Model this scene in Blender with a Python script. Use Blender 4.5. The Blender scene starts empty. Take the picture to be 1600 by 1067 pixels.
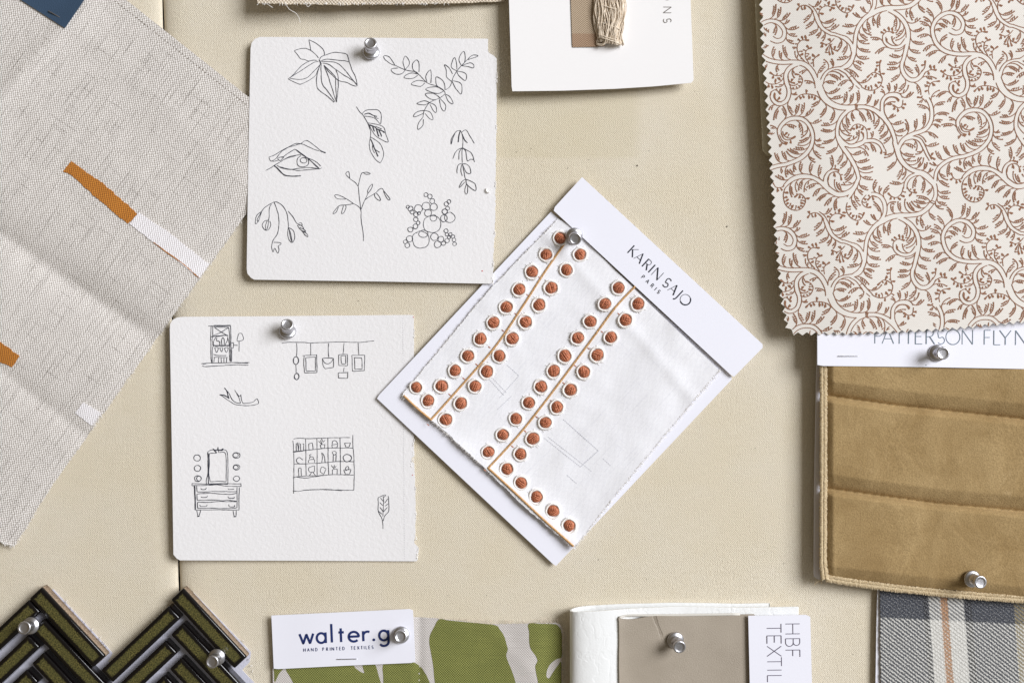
import bpy, bmesh, math, random
from mathutils import Vector, Matrix
from mathutils.geometry import delaunay_2d_cdt
random.seed(7)
R = random.Random(11)
sc = bpy.context.scene

# ---------------------------------------------------------------- camera, light, exposure
S = 0.0004            # metres for one photo pixel on the board
D = 1500.0            # camera distance in the same units
cam_d = bpy.data.cameras.new('camera'); cam = bpy.data.objects.new('camera', cam_d)
sc.collection.objects.link(cam); sc.camera = cam
cam.location = (0, -D*S, 0); cam.rotation_euler = (math.pi/2, 0, 0)
cam_d.sensor_width = 36; cam_d.lens = 36*D/1600.0; cam_d.clip_start = .01; cam_d.clip_end = 50

world = bpy.data.worlds.new('World'); sc.world = world; world.use_nodes = True
wt = world.node_tree; bg = wt.nodes['Background']
tc = wt.nodes.new('ShaderNodeTexCoord'); sx = wt.nodes.new('ShaderNodeSeparateXYZ')
mr = wt.nodes.new('ShaderNodeMapRange'); cr = wt.nodes.new('ShaderNodeValToRGB')
wt.links.new(tc.outputs['Generated'], sx.inputs[0]); wt.links.new(sx.outputs['X'], mr.inputs['Value'])
mr.inputs['From Min'].default_value = -1; mr.inputs['From Max'].default_value = 1
cr.color_ramp.elements[0].color = (.46, .36, .22, 1); cr.color_ramp.elements[1].color = (.93, .93, .90, 1)
cr.color_ramp.elements[0].position = .2; cr.color_ramp.elements[1].position = .9
wt.links.new(mr.outputs[0], cr.inputs[0]); wt.links.new(cr.outputs[0], bg.inputs['Color'])
bg.inputs['Strength'].default_value = .32

wl = bpy.data.lights.new('window_light', 'AREA'); wl.shape = 'RECTANGLE'; wl.size = 2.9; wl.size_y = 3.3
wl.energy = 565; wl.color = (.95, .965, 1.0)
wo = bpy.data.objects.new('window_light', wl); sc.collection.objects.link(wo)
ldir = Vector((.76, -.64, .33)).normalized()
wo.location = ldir*6.2
wo.rotation_euler = (-ldir).to_track_quat('-Z', 'Y').to_euler()

sc.view_settings.view_transform = 'Standard'; sc.view_settings.look = 'None'
sc.view_settings.exposure = 0; sc.view_settings.gamma = 1; sc.view_settings.use_curve_mapping = False

# ---------------------------------------------------------------- geometry helpers (photo pixel units -> metres)
def T(px, py, h=0.0):
    k = (D-h)/D
    return Vector(((px-800)*k*S, -h*S, -((py-533.5)*k)*S))

def cr_spline(pts, n=6, closed=False):
    if len(pts) < 3: return [tuple(p) for p in pts]
    out = []; m = len(pts)
    rng = range(m if closed else m-1)
    for i in rng:
        if closed: p0, p1, p2, p3 = pts[i-1], pts[i], pts[(i+1) % m], pts[(i+2) % m]
        else: p0, p1, p2, p3 = pts[max(i-1, 0)], pts[i], pts[i+1], pts[min(i+2, m-1)]
        for k in range(n):
            t = k/n
            out.append(tuple(.5*((2*b)+(-a+c)*t+(2*a-5*b+4*c-d)*t*t+(-a+3*b-3*c+d)*t**3) for a, b, c, d in zip(p0, p1, p2, p3)))
    out.append(tuple(pts[0] if closed else pts[-1]))
    return out

def resample(pts, step):
    out = [tuple(pts[0])]; acc = 0.0
    for a, b in zip(pts, pts[1:]):
        L = math.dist(a[:2], b[:2])
        if L < 1e-9: continue
        t = step-acc
        while t <= L:
            k = t/L; out.append(tuple(x+(y-x)*k for x, y in zip(a, b))); t += step
        acc = (acc+L) % step
    if math.dist(out[-1][:2], pts[-1][:2]) > .05*step: out.append(tuple(pts[-1]))
    return out

def noise1(x, seed=0):
    i = math.floor(x); f = x-i; f = f*f*(3-2*f)
    def r(k):
        v = math.sin(k*127.1+seed*311.7)*43758.5453; return (v-math.floor(v))*2-1
    return r(i)*(1-f)+r(i+1)*f
def noise2(x, y, seed=0):
    ix, iy = math.floor(x), math.floor(y); fx, fy = x-ix, y-iy
    fx = fx*fx*(3-2*fx); fy = fy*fy*(3-2*fy)
    def r(a, b):
        v = math.sin(a*127.1+b*269.5+seed*74.7)*43758.5453; return (v-math.floor(v))*2-1
    return (r(ix, iy)*(1-fx)+r(ix+1, iy)*fx)*(1-fy)+(r(ix, iy+1)*(1-fx)+r(ix+1, iy+1)*fx)*fy

class Thing:
    def __init__(self, name, label, cat, px, py, h=0, group=None):
        self.o = bpy.data.objects.new(name, None); sc.collection.objects.link(self.o)
        self.o.empty_display_size = .01
        self.loc = T(px, py, h); self.o.location = self.loc
        self.o['label'] = label; self.o['category'] = cat
        if group: self.o['group'] = group

def make(name, verts, faces, mats, parent=None, thing=None, uvs=None, fm=None, smooth=None, label=None):
    """one mesh object; verts in world space, stored relative to the thing they belong to"""
    base = thing.loc if thing else Vector((0, 0, 0))
    me = bpy.data.meshes.new(name); me.from_pydata([tuple(Vector(v)-base) for v in verts], [], faces)
    for m in (mats if isinstance(mats, (list, tuple)) else [mats]): me.materials.append(m)
    if fm:
        me.polygons.foreach_set('material_index', fm)
    if smooth is None: me.polygons.foreach_set('use_smooth', [True]*len(faces))
    else: me.polygons.foreach_set('use_smooth', smooth)
    if uvs:
        l = me.uv_layers.new(name='UVMap')
        for lp in me.loops: l.data[lp.index].uv = uvs[lp.vertex_index]
    me.update()
    o = bpy.data.objects.new(name, me); sc.collection.objects.link(o)
    p = parent or (thing.o if thing else None)
    if p: o.parent = p
    if label: o['label'] = label
    return o

def inside(poly, x, y):
    c = False; n = len(poly); j = n-1
    for i in range(n):
        xi, yi = poly[i]; xj, yj = poly[j]
        if (yi > y) != (yj > y) and x < (xj-xi)*(y-yi)/(yj-yi)+xi: c = not c
        j = i
    return c

def sheet(name, outline, hf, mat, thick=1.0, g=8, ang=0.0, org=(0, 0), step=None, **kw):
    """flat or curved sheet cut to an outline; hf gives the height of its top face; ang turns the weave"""
    ol = resample(list(outline)+[outline[0]], step or g)[:-1]
    if math.dist(ol[0], ol[-1]) < .3: ol = ol[:-1]
    xs = [p[0] for p in ol]; ys = [p[1] for p in ol]
    pts = []
    cell = {}
    for p in ol: cell.setdefault((int(p[0]//g), int(p[1]//g)), []).append(p)
    y = min(ys)+g*.5; r = 0
    while y < max(ys):
        x = min(xs)+g*(.5 if r % 2 else 0)
        # scanline spans
        cross = []
        for i in range(len(ol)):
            (x1, y1), (x2, y2) = ol[i-1][:2], ol[i][:2]
            if (y1 > y) != (y2 > y): cross.append((x2-x1)*(y-y1)/(y2-y1)+x1)
        cross.sort()
        while x < max(xs):
            k = sum(1 for c in cross if c < x)
            if k % 2:
                ci, cj = int(x//g), int(y//g); ok = True
                for a in (-1, 0, 1):
                    for b in (-1, 0, 1):
                        for q in cell.get((ci+a, cj+b), ()):
                            if (q[0]-x)**2+(q[1]-y)**2 < (.45*g)**2: ok = False
                if ok: pts.append((x, y))
            x += g
        y += g*.866; r += 1
    n = len(ol)
    V, E, F, ov, oe, of = delaunay_2d_cdt([Vector(p[:2]) for p in ol]+[Vector(p) for p in pts], [], [list(range(n))], 1, 1e-4)
    verts = []; uvs = []; ca, sa = math.cos(ang), math.sin(ang)
    def uv(v):
        x, y = v[0]-org[0], v[1]-org[1]; return (x*ca+y*sa, -x*sa+y*ca)
    for v in V: verts.append(T(v[0], v[1], hf(v[0], v[1]))); uvs.append(uv(v))
    faces = []; cnt = {}
    for f in F:
        f = list(f)
        a, b, c = (verts[f[0]], verts[f[1]], verts[f[2]])
        if (b-a).cross(c-a).y > 0: f.reverse()
        faces.append(f)
        for i in range(3):
            e = (f[i], f[(i+1) % 3]); cnt[e] = 1
    sm = [True]*len(faces)
    if thick:
        nb = len(verts)
        for v in V: verts.append(T(v[0], v[1], hf(v[0], v[1]))+Vector((0, thick*S, 0))); uvs.append(uv(v))
        faces += [[i+nb for i in reversed(f)] for f in faces[:]]; sm = [True]*len(faces)
        side = [e for e in cnt if (e[1], e[0]) not in cnt]
        mp = {}
        for a, b in side:
            for q in (a, b):
                if q not in mp:
                    mp[q] = len(verts); verts += [verts[q], verts[q+nb]]; uvs += [uvs[q], uvs[q]]
            faces.append([mp[b], mp[a], mp[a]+1, mp[b]+1]); sm.append(False)
    return make(name, verts, faces, mat, uvs=uvs, smooth=sm, **kw)

class Strokes:
    """ink or print laid on a sheet as thin ribbons"""
    def __init__(self, hf, lift=.3): self.v = []; self.f = []; self.u = []; self.hf = hf; self.lift = lift; self.n = 0
    def line(self, pts, w=1.0, spline=True, closed=False, step=1.6, w1=None, jit=.0, cap=True):
        p = cr_spline(pts, 6, closed) if spline else list(pts)
        p = resample(p, step)
        if len(p) < 2: return
        m = len(p); base = len(self.v); self.n += 1
        lift = self.lift+(self.n % 17)*.02
        for i, q in enumerate(p):
            a = p[max(i-1, 0)]; b = p[min(i+1, m-1)]
            dx, dy = b[0]-a[0], b[1]-a[1]; L = math.hypot(dx, dy) or 1; nx, ny = -dy/L, dx/L
            t = i/(m-1); ww = w if w1 is None else w+(w1-w)*t
            if jit: ww *= 1+jit*noise1(i*.35, self.n)
            if cap and (i == 0 or i == m-1): ww *= .55
            x, y = q[0], q[1]
            if jit: x += .25*noise1(i*.2, self.n+5); y += .25*noise1(i*.2, self.n+9)
            for s in (-.5, .5):
                X, Y = x+nx*ww*s, y+ny*ww*s
                self.v.append(T(X, Y, self.hf(X, Y)+lift)); self.u.append((X, Y))
            if i:
                k = base+2*i; self.f.append([k-2, k-1, k+1, k])
    def disc(self, x, y, r, n=8):
        self.n += 1; lift = self.lift+(self.n % 17)*.02; b = len(self.v)
        for i in range(n):
            a = 2*math.pi*i/n; X, Y = x+r*math.cos(a), y+r*math.sin(a)
            self.v.append(T(X, Y, self.hf(X, Y)+lift)); self.u.append((X, Y))
        self.f.append(list(range(b, b+n)))
    def build(self, name, mat, **kw):
        o = make(name, self.v, self.f, mat, uvs=self.u, **kw)
        return o

def tube_path(P, rad, nseg=8, taper=None, closed=False):
    """tube through world points P -> verts, faces"""
    v = []; f = []; m = len(P); up = Vector((0, -1, 0))
    for i, p in enumerate(P):
        t = (P[min(i+1, m-1)]-P[max(i-1, 0)])
        if t.length < 1e-12: t = Vector((1, 0, 0))
        t.normalize()
        a = t.cross(up)
        if a.length < 1e-3: a = t.cross(Vector((0, 0, 1)))
        a.normalize(); b = a.cross(t).normalized()
        r = rad*(taper(i/(m-1)) if taper else 1)
        for k in range(nseg):
            q = 2*math.pi*k/nseg; v.append(p+(a*math.cos(q)+b*math.sin(q))*r)
        if i:
            for k in range(nseg):
                k2 = (k+1) % nseg
                f.append([(i-1)*nseg+k, (i-1)*nseg+k2, i*nseg+k2, i*nseg+k])
    f.append(list(range(nseg))[::-1]); f.append([(m-1)*nseg+k for k in range(nseg)])
    return v, f

class MB:
    def __init__(self): self.v = []; self.f = []; self.m = []; self.s = []
    def add(self, v, f, mi=0, smooth=True):
        b = len(self.v); self.v += v; self.f += [[i+b for i in q] for q in f]; self.m += [mi]*len(f); self.s += [smooth]*len(f)
    def tube(self, P, rad, nseg=6, taper=None, mi=0): self.add(*tube_path(P, rad, nseg, taper), mi=mi)
    def build(self, name, mats, **kw): return make(name, self.v, self.f, mats, fm=self.m, smooth=self.s, **kw)

def twisted(mb, pts, hf, R0, r, pitch, strands=2, mi=0, step=1.0, phase=0, nseg=6, wob=0):
    """twisted cord of several strands along an image-space path"""
    p = resample(cr_spline(pts, 6), step)
    for s in range(strands):
        P = []; L = 0
        for i, q in enumerate(p):
            a = p[max(i-1, 0)]; b = p[min(i+1, len(p)-1)]
            dx, dy = b[0]-a[0], b[1]-a[1]; l = math.hypot(dx, dy) or 1
            an = 2*math.pi*(i*step/pitch+s/strands)+phase+(wob*noise1(i*.1, s) if wob else 0)
            off = R0*math.cos(an); hh = R0*math.sin(an)
            x, y = q[0]-dy/l*off, q[1]+dx/l*off
            P.append(T(x, y, hf(q[0], q[1])+R0+hh))
        mb.tube(P, r*S, nseg, mi=mi)

# ---------------------------------------------------------------- node helper
def lin(c):
    return tuple(((x/255.0)/12.92 if x/255.0 <= .04045 else ((x/255.0+.055)/1.055)**2.4) for x in c)+(1,)
class G:
    def __init__(self, name):
        self.m = bpy.data.materials.new(name); self.m.use_nodes = True; self.t = self.m.node_tree
        self.b = self.t.nodes['Principled BSDF']; self.out = self.t.nodes['Material Output']
        self.b.inputs['Specular IOR Level'].default_value = .3
    def n(self, t, **kw):
        o = self.t.nodes.new(t)
        for k, v in kw.items(): setattr(o, k, v)
        return o
    def L(self, a, b):
        if isinstance(a, (int, float)): b.default_value = a
        elif isinstance(a, (tuple, list)): b.default_value = a if len(b.default_value) == len(a) else a[:len(b.default_value)]
        else: self.t.links.new(a, b)
    def uv(self):
        s = self.n('ShaderNodeSeparateXYZ'); c = self.n('ShaderNodeTexCoord'); self.L(c.outputs['UV'], s.inputs[0])
        return c.outputs['UV'], s.outputs[0], s.outputs[1]
    def obj(self):
        """object coordinates counted in photo pixels"""
        c = self.n('ShaderNodeTexCoord'); v = self.n('ShaderNodeVectorMath', operation='SCALE'); self.L(c.outputs['Object'], v.inputs[0]); v.inputs['Scale'].default_value = 1/S
        s = self.n('ShaderNodeSeparateXYZ'); self.L(v.outputs[0], s.inputs[0])
        return v.outputs[0], s.outputs[0], s.outputs[1], s.outputs[2]
    def M(self, op, a, b=0.0, c=0.0, clamp=False):
        o = self.n('ShaderNodeMath', operation=op, use_clamp=clamp)
        self.L(a, o.inputs[0]); self.L(b, o.inputs[1]); self.L(c, o.inputs[2])
        return o.outputs[0]
    def V(self, x, y, z=0.0):
        o = self.n('ShaderNodeCombineXYZ'); self.L(x, o.inputs[0]); self.L(y, o.inputs[1]); self.L(z, o.inputs[2]); return o.outputs[0]
    def noise(self, vec, scale, detail=2.0, rough=.5, dist=0.0):
        o = self.n('ShaderNodeTexNoise'); self.L(vec, o.inputs['Vector']); o.inputs['Scale'].default_value = scale
        o.inputs['Detail'].default_value = detail; o.inputs['Roughness'].default_value = rough; o.inputs['Distortion'].default_value = dist
        return o.outputs['Fac']
    def ramp(self, f, stops, interp='LINEAR'):
        o = self.n('ShaderNodeValToRGB'); r = o.color_ramp; r.interpolation = interp
        while len(r.elements) < len(stops): r.elements.new(.5)
        for e, (p, c) in zip(r.elements, stops):
            e.position = p; e.color = c if isinstance(c, tuple) else (c, c, c, 1)
        self.L(f, o.inputs[0]); return o.outputs[0]
    def mix(self, f, a, b, mode='MIX'):
        o = self.n('ShaderNodeMix', data_type='RGBA', blend_type=mode); self.L(f, o.inputs[0]); self.L(a, o.inputs[6]); self.L(b, o.inputs[7]); return o.outputs[2]
    def rng(self, v, a, b, c=0.0, d=1.0, smooth=False):
        o = self.n('ShaderNodeMapRange'); o.clamp = True
        if smooth: o.interpolation_type = 'SMOOTHSTEP'
        self.L(v, o.inputs[0]); o.inputs[1].default_value = a; o.inputs[2].default_value = b; o.inputs[3].default_value = c; o.inputs[4].default_value = d
        return o.outputs[0]
    def bump(self, h, dist_px, strength=1.0, prev=None):
        o = self.n('ShaderNodeBump'); self.L(h, o.inputs['Height']); o.inputs['Distance'].default_value = dist_px*S; o.inputs['Strength'].default_value = strength
        if prev is not None: self.L(prev, o.inputs['Normal'])
        return o.outputs[0]
    def fin(self, col=None, rough=.8, nrm=None, **kw):
        if col is not None: self.L(col, self.b.inputs['Base Color'])
        self.L(rough, self.b.inputs['Roughness'])
        if nrm is not None: self.L(nrm, self.b.inputs['Normal'])
        for k, v in kw.items(): self.L(v, self.b.inputs[k.replace('_', ' ')])
        return self.m

def weave_nodes(g, U, W, cell, vec, wob=.5):
    nz = g.noise(vec, .11, 3, .6); nz2 = g.noise(g.V(W, U), .09, 3, .6)
    x = g.M('ADD', g.M('DIVIDE', U, cell), g.M('MULTIPLY', g.M('SUBTRACT', nz, .5), wob*4))
    y = g.M('ADD', g.M('DIVIDE', W, cell), g.M('MULTIPLY', g.M('SUBTRACT', nz2, .5), wob*4))
    a = g.M('SINE', g.M('MULTIPLY', x, math.pi)); b = g.M('SINE', g.M('MULTIPLY', y, math.pi))
    return g.M('MULTIPLY_ADD', g.M('MULTIPLY', a, b), .5, .5)

def mat_weave(name, light, dark, cell=2.3, slub=.0, bumpd=.5, wob=.5, tint=None, contrast=1.0, slubcol=(120, 112, 104), rough=.85, sheen=.15):
    g = G(name); vec, U, W = g.uv()
    w = weave_nodes(g, U, W, cell, vec, wob)
    big = g.noise(vec, .02, 4, .6)
    col = g.mix(g.rng(w, .5-.5/contrast, .5+.5/contrast), lin(dark), lin(light))
    col = g.mix(g.rng(big, .3, .7, 0, .22), col, lin(tint or dark))
    if slub:
        # fine dark threads running mostly one way
        s1 = g.noise(g.V(g.M('MULTIPLY', U, .011), g.M('MULTIPLY', W, .40)), 1.0, 4, .75)
        s2 = g.noise(g.V(g.M('MULTIPLY', U, .30), g.M('MULTIPLY', W, .018)), 1.0, 3, .7)
        f = g.M('ADD', g.rng(s1, .53, .66, 0, slub), g.rng(s2, .57, .70, 0, slub*.75))
        f = g.M('MULTIPLY', f, g.rng(w, .2, .8, 1.0, .45))
        col = g.mix(f, col, lin(slubcol))
        s3 = g.noise(g.V(g.M('MULTIPLY', U, .02), g.M('MULTIPLY', W, .3), 7.0), 1.0, 2, .6)
        w = g.M('ADD', w, g.rng(s3, .5, .75, 0, .8))
    return g.fin(col, rough, g.bump(w, bumpd, .8), Sheen_Weight=sheen)

def mat_paper(name, c, grain=.0, gscale=.2, rough=.75, spec=.25):
    g = G(name); vec, U, W = g.uv()
    n = g.noise(vec, .012, 3, .5)
    col = g.mix(g.rng(n, .3, .7, 0, .05), lin(c), lin(tuple(x*.93 for x in c)))
    nr = None
    fine = g.noise(vec, .9, 2, .5)
    h = g.M('MULTIPLY', fine, .12)
    if grain:
        gr = g.noise(vec, gscale, 3, .55, .4); h = g.M('ADD', h, gr)
        nr = g.bump(h, grain, 1.0)
    else: nr = g.bump(h, .5, .5)
    g.b.inputs['Specular IOR Level'].default_value = spec
    return g.fin(col, rough, nr)

def mat_plain(name, c, rough=.6, noise_amt=.15, nscale=.5, bump_px=0, metallic=0.0, spec=.3, **kw):
    g = G(name); v, x, y, z = g.obj()
    n = g.noise(v, nscale, 3, .6)
    col = g.mix(g.rng(n, .3, .7, 0, noise_amt), lin(c), lin(tuple(q*.6 for q in c)))
    g.b.inputs['Specular IOR Level'].default_value = spec
    return g.fin(col, rough, g.bump(n, bump_px, 1) if bump_px else None, Metallic=metallic, **kw)
# ---------------------------------------------------------------- materials
def mat_board():
    g = G('board_fabric'); v, x, y, z = g.obj()
    n1 = g.noise(v, .006, 4, .6); n2 = g.noise(v, .55, 2, .6); n3 = g.noise(g.V(g.M('MULTIPLY', x, .5), y, g.M('MULTIPLY', z, .06)), 1, 2, .6)
    n4 = g.noise(g.V(g.M('MULTIPLY', x, .04), y, g.M('MULTIPLY', z, .5)), 1, 2, .6)
    col = g.mix(g.rng(n1, .35, .65, 0, 1), lin((228, 218, 196)), lin((231, 223, 206)))
    col = g.mix(g.rng(n2, .3, .7, 0, .5), col, lin((200, 185, 160)))
    col = g.mix(g.rng(n4, .45, .75, 0, .14), col, lin((176, 163, 136)))
    # sun-faded band where a sheet used to hang
    fx = g.M('MULTIPLY', g.rng(x, 62, 70), g.rng(x, 322, 340, 1, 0)); fz = g.M('MULTIPLY', g.rng(z, 282, 290), g.rng(z, 392, 400, 1, 0))
    col = g.mix(g.M('MULTIPLY', g.M('MULTIPLY', fx, fz), .3), col, lin((204, 192, 158)))
    tw = g.M('SINE', g.M('MULTIPLY', g.M('ADD', x, g.M('MULTIPLY', z, .8)), 2.2))
    h = g.M('ADD', g.M('MULTIPLY', tw, .14), g.M('ADD', g.M('MULTIPLY', n2, 1.4), g.M('MULTIPLY', n3, .4)))
    return g.fin(col, .9, g.bump(h, .8, 1.0), Sheen_Weight=.1)

def mat_metal():
    g = G('pin_steel'); v, x, y, z = g.obj()
    n = g.noise(g.V(x, y, g.M('MULTIPLY', z, 8)), .6, 3, .6)
    g.L(lin((198, 197, 201)), g.b.inputs['Base Color'])
    return g.fin(None, g.rng(n, .3, .7, .28, .44), g.bump(n, .15, .5), Metallic=1.0)

def mat_floral_cloth():
    g = G('cream_chintz'); vec, U, W = g.uv()
    w = weave_nodes(g, U, W, 1.5, vec, .35)
    n = g.noise(vec, .03, 3, .6); n5 = g.noise(g.V(g.M('MULTIPLY', U, .05), g.M('MULTIPLY', W, .6)), 1, 2, .6)
    col = g.mix(g.rng(w, 0, 1, .25, 0), lin((233, 228, 221)), lin((206, 199, 192)))
    col = g.mix(g.rng(n, .3, .7, 0, .10), col, lin((214, 206, 196)))
    return g.fin(col, .8, g.bump(g.M('ADD', w, g.M('MULTIPLY', n5, 1.5)), .25, .8))

def mat_velvet():
    g = G('tan_velvet'); v, x, y, z = g.obj()
    n1 = g.noise(v, .014, 4, .62, .6); n2 = g.noise(v, .45, 3, .65); n3 = g.noise(g.V(x, y, g.M('MULTIPLY', z, .4)), .05, 4, .7, 1.0)
    col = g.mix(g.rng(n1, .32, .68), lin((158, 131, 88)), lin((184, 157, 112)))
    col = g.mix(g.rng(n2, .35, .68, 0, .5), col, lin((112, 90, 56)))
    col = g.mix(g.rng(n3, .62, .72, 0, .22), col, lin((205, 180, 138)))
    h = g.M('ADD', n2, g.M('MULTIPLY', n1, 3))
    return g.fin(col, .95, g.bump(h, 1.0, .8), Sheen_Weight=.5, Sheen_Roughness=.4, Sheen_Tint=lin((225, 195, 150)))

def mat_vinyl():
    g = G('white_vinyl'); vec, U, W = g.uv()
    o = g.n('ShaderNodeTexVoronoi', feature='DISTANCE_TO_EDGE'); 
    d = g.noise(vec, .05, 2, .5); sc_ = g.n('ShaderNodeVectorMath', operation='MULTIPLY_ADD')
    g.L(vec, sc_.inputs[0]); sc_.inputs[1].default_value = (.05, .026, 1); 
    cx = g.V(g.M('MULTIPLY', d, 1.2), g.M('MULTIPLY', g.noise(vec, .09, 2, .5), 1.0)); g.L(cx, sc_.inputs[2])
    g.L(sc_.outputs[0], o.inputs['Vector']); o.inputs['Scale'].default_value = 1
    cr_ = g.rng(o.outputs['Distance'], .0, .16, smooth=True)
    n = g.noise(vec, .35, 3, .6); m = g.rng(g.noise(vec, .02, 2, .5), .4, .6)
    h = g.M('ADD', g.M('MULTIPLY', cr_, g.M('ADD', g.M('MULTIPLY', m, .5), .1)), g.M('MULTIPLY', n, .5))
    return g.fin(lin((240, 241, 241)), .42, g.bump(h, .55, .7), Specular_IOR_Level=.4)

def mat_leather():
    g = G('taupe_leather'); vec, U, W = g.uv()
    n = g.noise(vec, .5, 3, .65); n1 = g.noise(vec, .02, 3, .6); mo = g.rng(g.noise(vec, .012, 2, .5), .4, .6)
    col = g.mix(g.rng(n1, .3, .7, 0, .35), lin((170, 159, 144)), lin((148, 137, 122)))
    col = g.mix(g.rng(n, .4, .7, 0, .2), col, lin((196, 184, 170)))
    # one fine crease running down to the pin
    c1 = g.M('ABSOLUTE', g.M('SUBTRACT', g.M('ADD', g.M('SUBTRACT', U, 1024), g.M('MULTIPLY', g.noise(vec, .1, 2), 5)), g.M('MULTIPLY', g.M('SUBTRACT', W, 960), .36)))
    ck = g.M('MULTIPLY', g.rng(c1, 1.8, 3.2, 1, 0), g.rng(W, 990, 1000, 1, 0))
    col = g.mix(g.M('MULTIPLY', ck, .3), col, lin((110, 98, 84)))
    h = g.M('SUBTRACT', g.M('MULTIPLY', n, g.M('ADD', g.M('MULTIPLY', mo, .5), .5)), g.M('MULTIPLY', ck, .7))
    return g.fin(col, .46, g.bump(h, .8, .8), Specular_IOR_Level=.45)

def mat_plaid():
    g = G('plaid_wool'); vec, U, W = g.uv()
    nz = g.noise(vec, .12, 2, .6); nf = g.noise(vec, .55, 3, .7)
    x = g.M('ADD', g.M('SUBTRACT', U, g.M('MULTIPLY', W, .073)), g.M('MULTIPLY', g.M('SUBTRACT', nf, .5), 9))
    y = g.M('ADD', g.M('SUBTRACT', W, g.M('MULTIPLY', U, .05)), g.M('MULTIPLY', g.M('SUBTRACT', nf, .5), 5))
    cream, navy, dark, orange, olive = lin((216, 214, 208)), lin((54, 58, 69)), lin((24, 26, 33)), lin((178, 136, 102)), lin((140, 128, 98))
    warp = g.mix(g.rng(x, 73, 74), navy, cream)
    warp = g.mix(g.M('MULTIPLY', g.rng(x, 64, 66), g.rng(x, 72, 73, 1, 0)), warp, dark)
    warp = g.mix(g.M('MULTIPLY', g.rng(x, 92, 93), g.rng(x, 103, 104, 1, 0)), warp, orange)
    warp = g.mix(g.rng(x, 128, 129), warp, navy)
    warp = g.mix(g.M('MULTIPLY', g.rng(x, 129, 130), g.rng(x, 140, 141, 1, 0)), warp, dark)
    warp = g.mix(g.rng(x, 206, 207), warp, olive)
    weft = g.mix(g.rng(y, 41, 43), g.mix(g.rng(nf, .4, .62), dark, lin((122, 123, 128))), cream)
    weft = g.mix(g.M('MULTIPLY', g.rng(g.M('ABSOLUTE', g.M('SUBTRACT', x, 97.5)), 5.5, 6.5, 1, 0), g.rng(g.M('SINE', g.M('ADD', g.M('MULTIPLY', y, 1.15), g.M('MULTIPLY', x, .9))), -.2, .5, .9, .15)), weft, orange)
    d = g.M('SUBTRACT', g.M('ADD', y, g.M('MULTIPLY', nz, 3)), g.M('MULTIPLY', x, .78))
    tw = g.M('MULTIPLY_ADD', g.M('SINE', g.M('MULTIPLY', d, 2*math.pi/6.6)), .5, .5)
    dot = g.M('MULTIPLY_ADD', g.M('SINE', g.M('MULTIPLY', x, 2*math.pi/4.1)), .5, .5)
    f = g.M('ADD', g.M('MULTIPLY', tw, .78), g.M('MULTIPLY', dot, .22))
    f = g.rng(g.M('ADD', f, g.M('MULTIPLY', g.M('SUBTRACT', nf, .5), 2.1)), .36, .80)
    f = g.M('MULTIPLY_ADD', f, .86, .07); col = g.mix(f, warp, weft)
    col = g.mix(g.rng(nf, .56, .72, 0, .5), col, lin((226, 226, 224)))
    return g.fin(col, .95, g.bump(g.M('ADD', f, nf), 1.0, .8), Sheen_Weight=.25)

def mat_glaze():
    g = G('olive_glaze'); vec, U, W = g.uv()
    nb = g.noise(vec, .12, 4, .75); ns = g.noise(vec, .5, 4, .8); nl = g.noise(vec, .03, 2, .5)
    e = g.M('MINIMUM', g.M('SUBTRACT', 72.5, g.M('ABSOLUTE', U)), g.M('SUBTRACT', 13.2, g.M('ABSOLUTE', W)))
    e = g.M('ADD', e, g.M('MULTIPLY', g.M('SUBTRACT', nb, .5), 5))
    f = g.rng(e, 5.0, 8.2, smooth=True)
    ol = g.mix(g.rng(ns, .42, .64), lin((24, 27, 13)), lin((130, 120, 68)))
    ol = g.mix(g.rng(nl, .3, .7, 0, .4), ol, lin((70, 74, 44)))
    col = g.mix(f, lin((10, 7, 8)), ol)
    return g.fin(col, .12, g.bump(nb, .25, .4), Specular_IOR_Level=.4, Coat_Weight=.25, Coat_Roughness=.08)

def mat_clay():
    g = G('tile_clay'); v, x, y, z = g.obj()
    n = g.noise(v, .5, 4, .75)
    return g.fin(g.mix(g.rng(n, .42, .66), lin((176, 156, 134)), lin((96, 76, 62))), .85, g.bump(n, .5))

def mat_herringbone():
    g = G('herringbone_tape'); vec, U, W = g.uv()
    zig = g.M('ABSOLUTE', g.M('SUBTRACT', g.M('FLOORED_MODULO', g.M('ADD', U, 1), 50), 25))
    s = g.M('MULTIPLY_ADD', g.M('SINE', g.M('MULTIPLY', g.M('ADD', W, g.M('MULTIPLY', zig, 1.25)), 2*math.pi/3.3)), .5, .5)
    n = g.noise(vec, .5, 2, .6)
    base = g.mix(g.rng(s, .2, .8), lin((128, 104, 80)), lin((212, 192, 166)))
    base = g.mix(g.M('MULTIPLY', g.rng(g.M('ADD', W, g.M('MULTIPLY', g.M('SUBTRACT', n, .5), 4)), 52, 54), .45), base, lin((150, 106, 78)))
    return g.fin(base, .7, g.bump(g.M('ADD', s, n), .5))

def mat_thread(name, c, c2, rough=.55, sheen=.2, ns=.6):
    g = G(name); v, x, y, z = g.obj(); n = g.noise(v, ns, 3, .65)
    return g.fin(g.mix(g.rng(n, .36, .66), lin(c), lin(c2)), rough, g.bump(n, .6, .8), Sheen_Weight=sheen)

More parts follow.
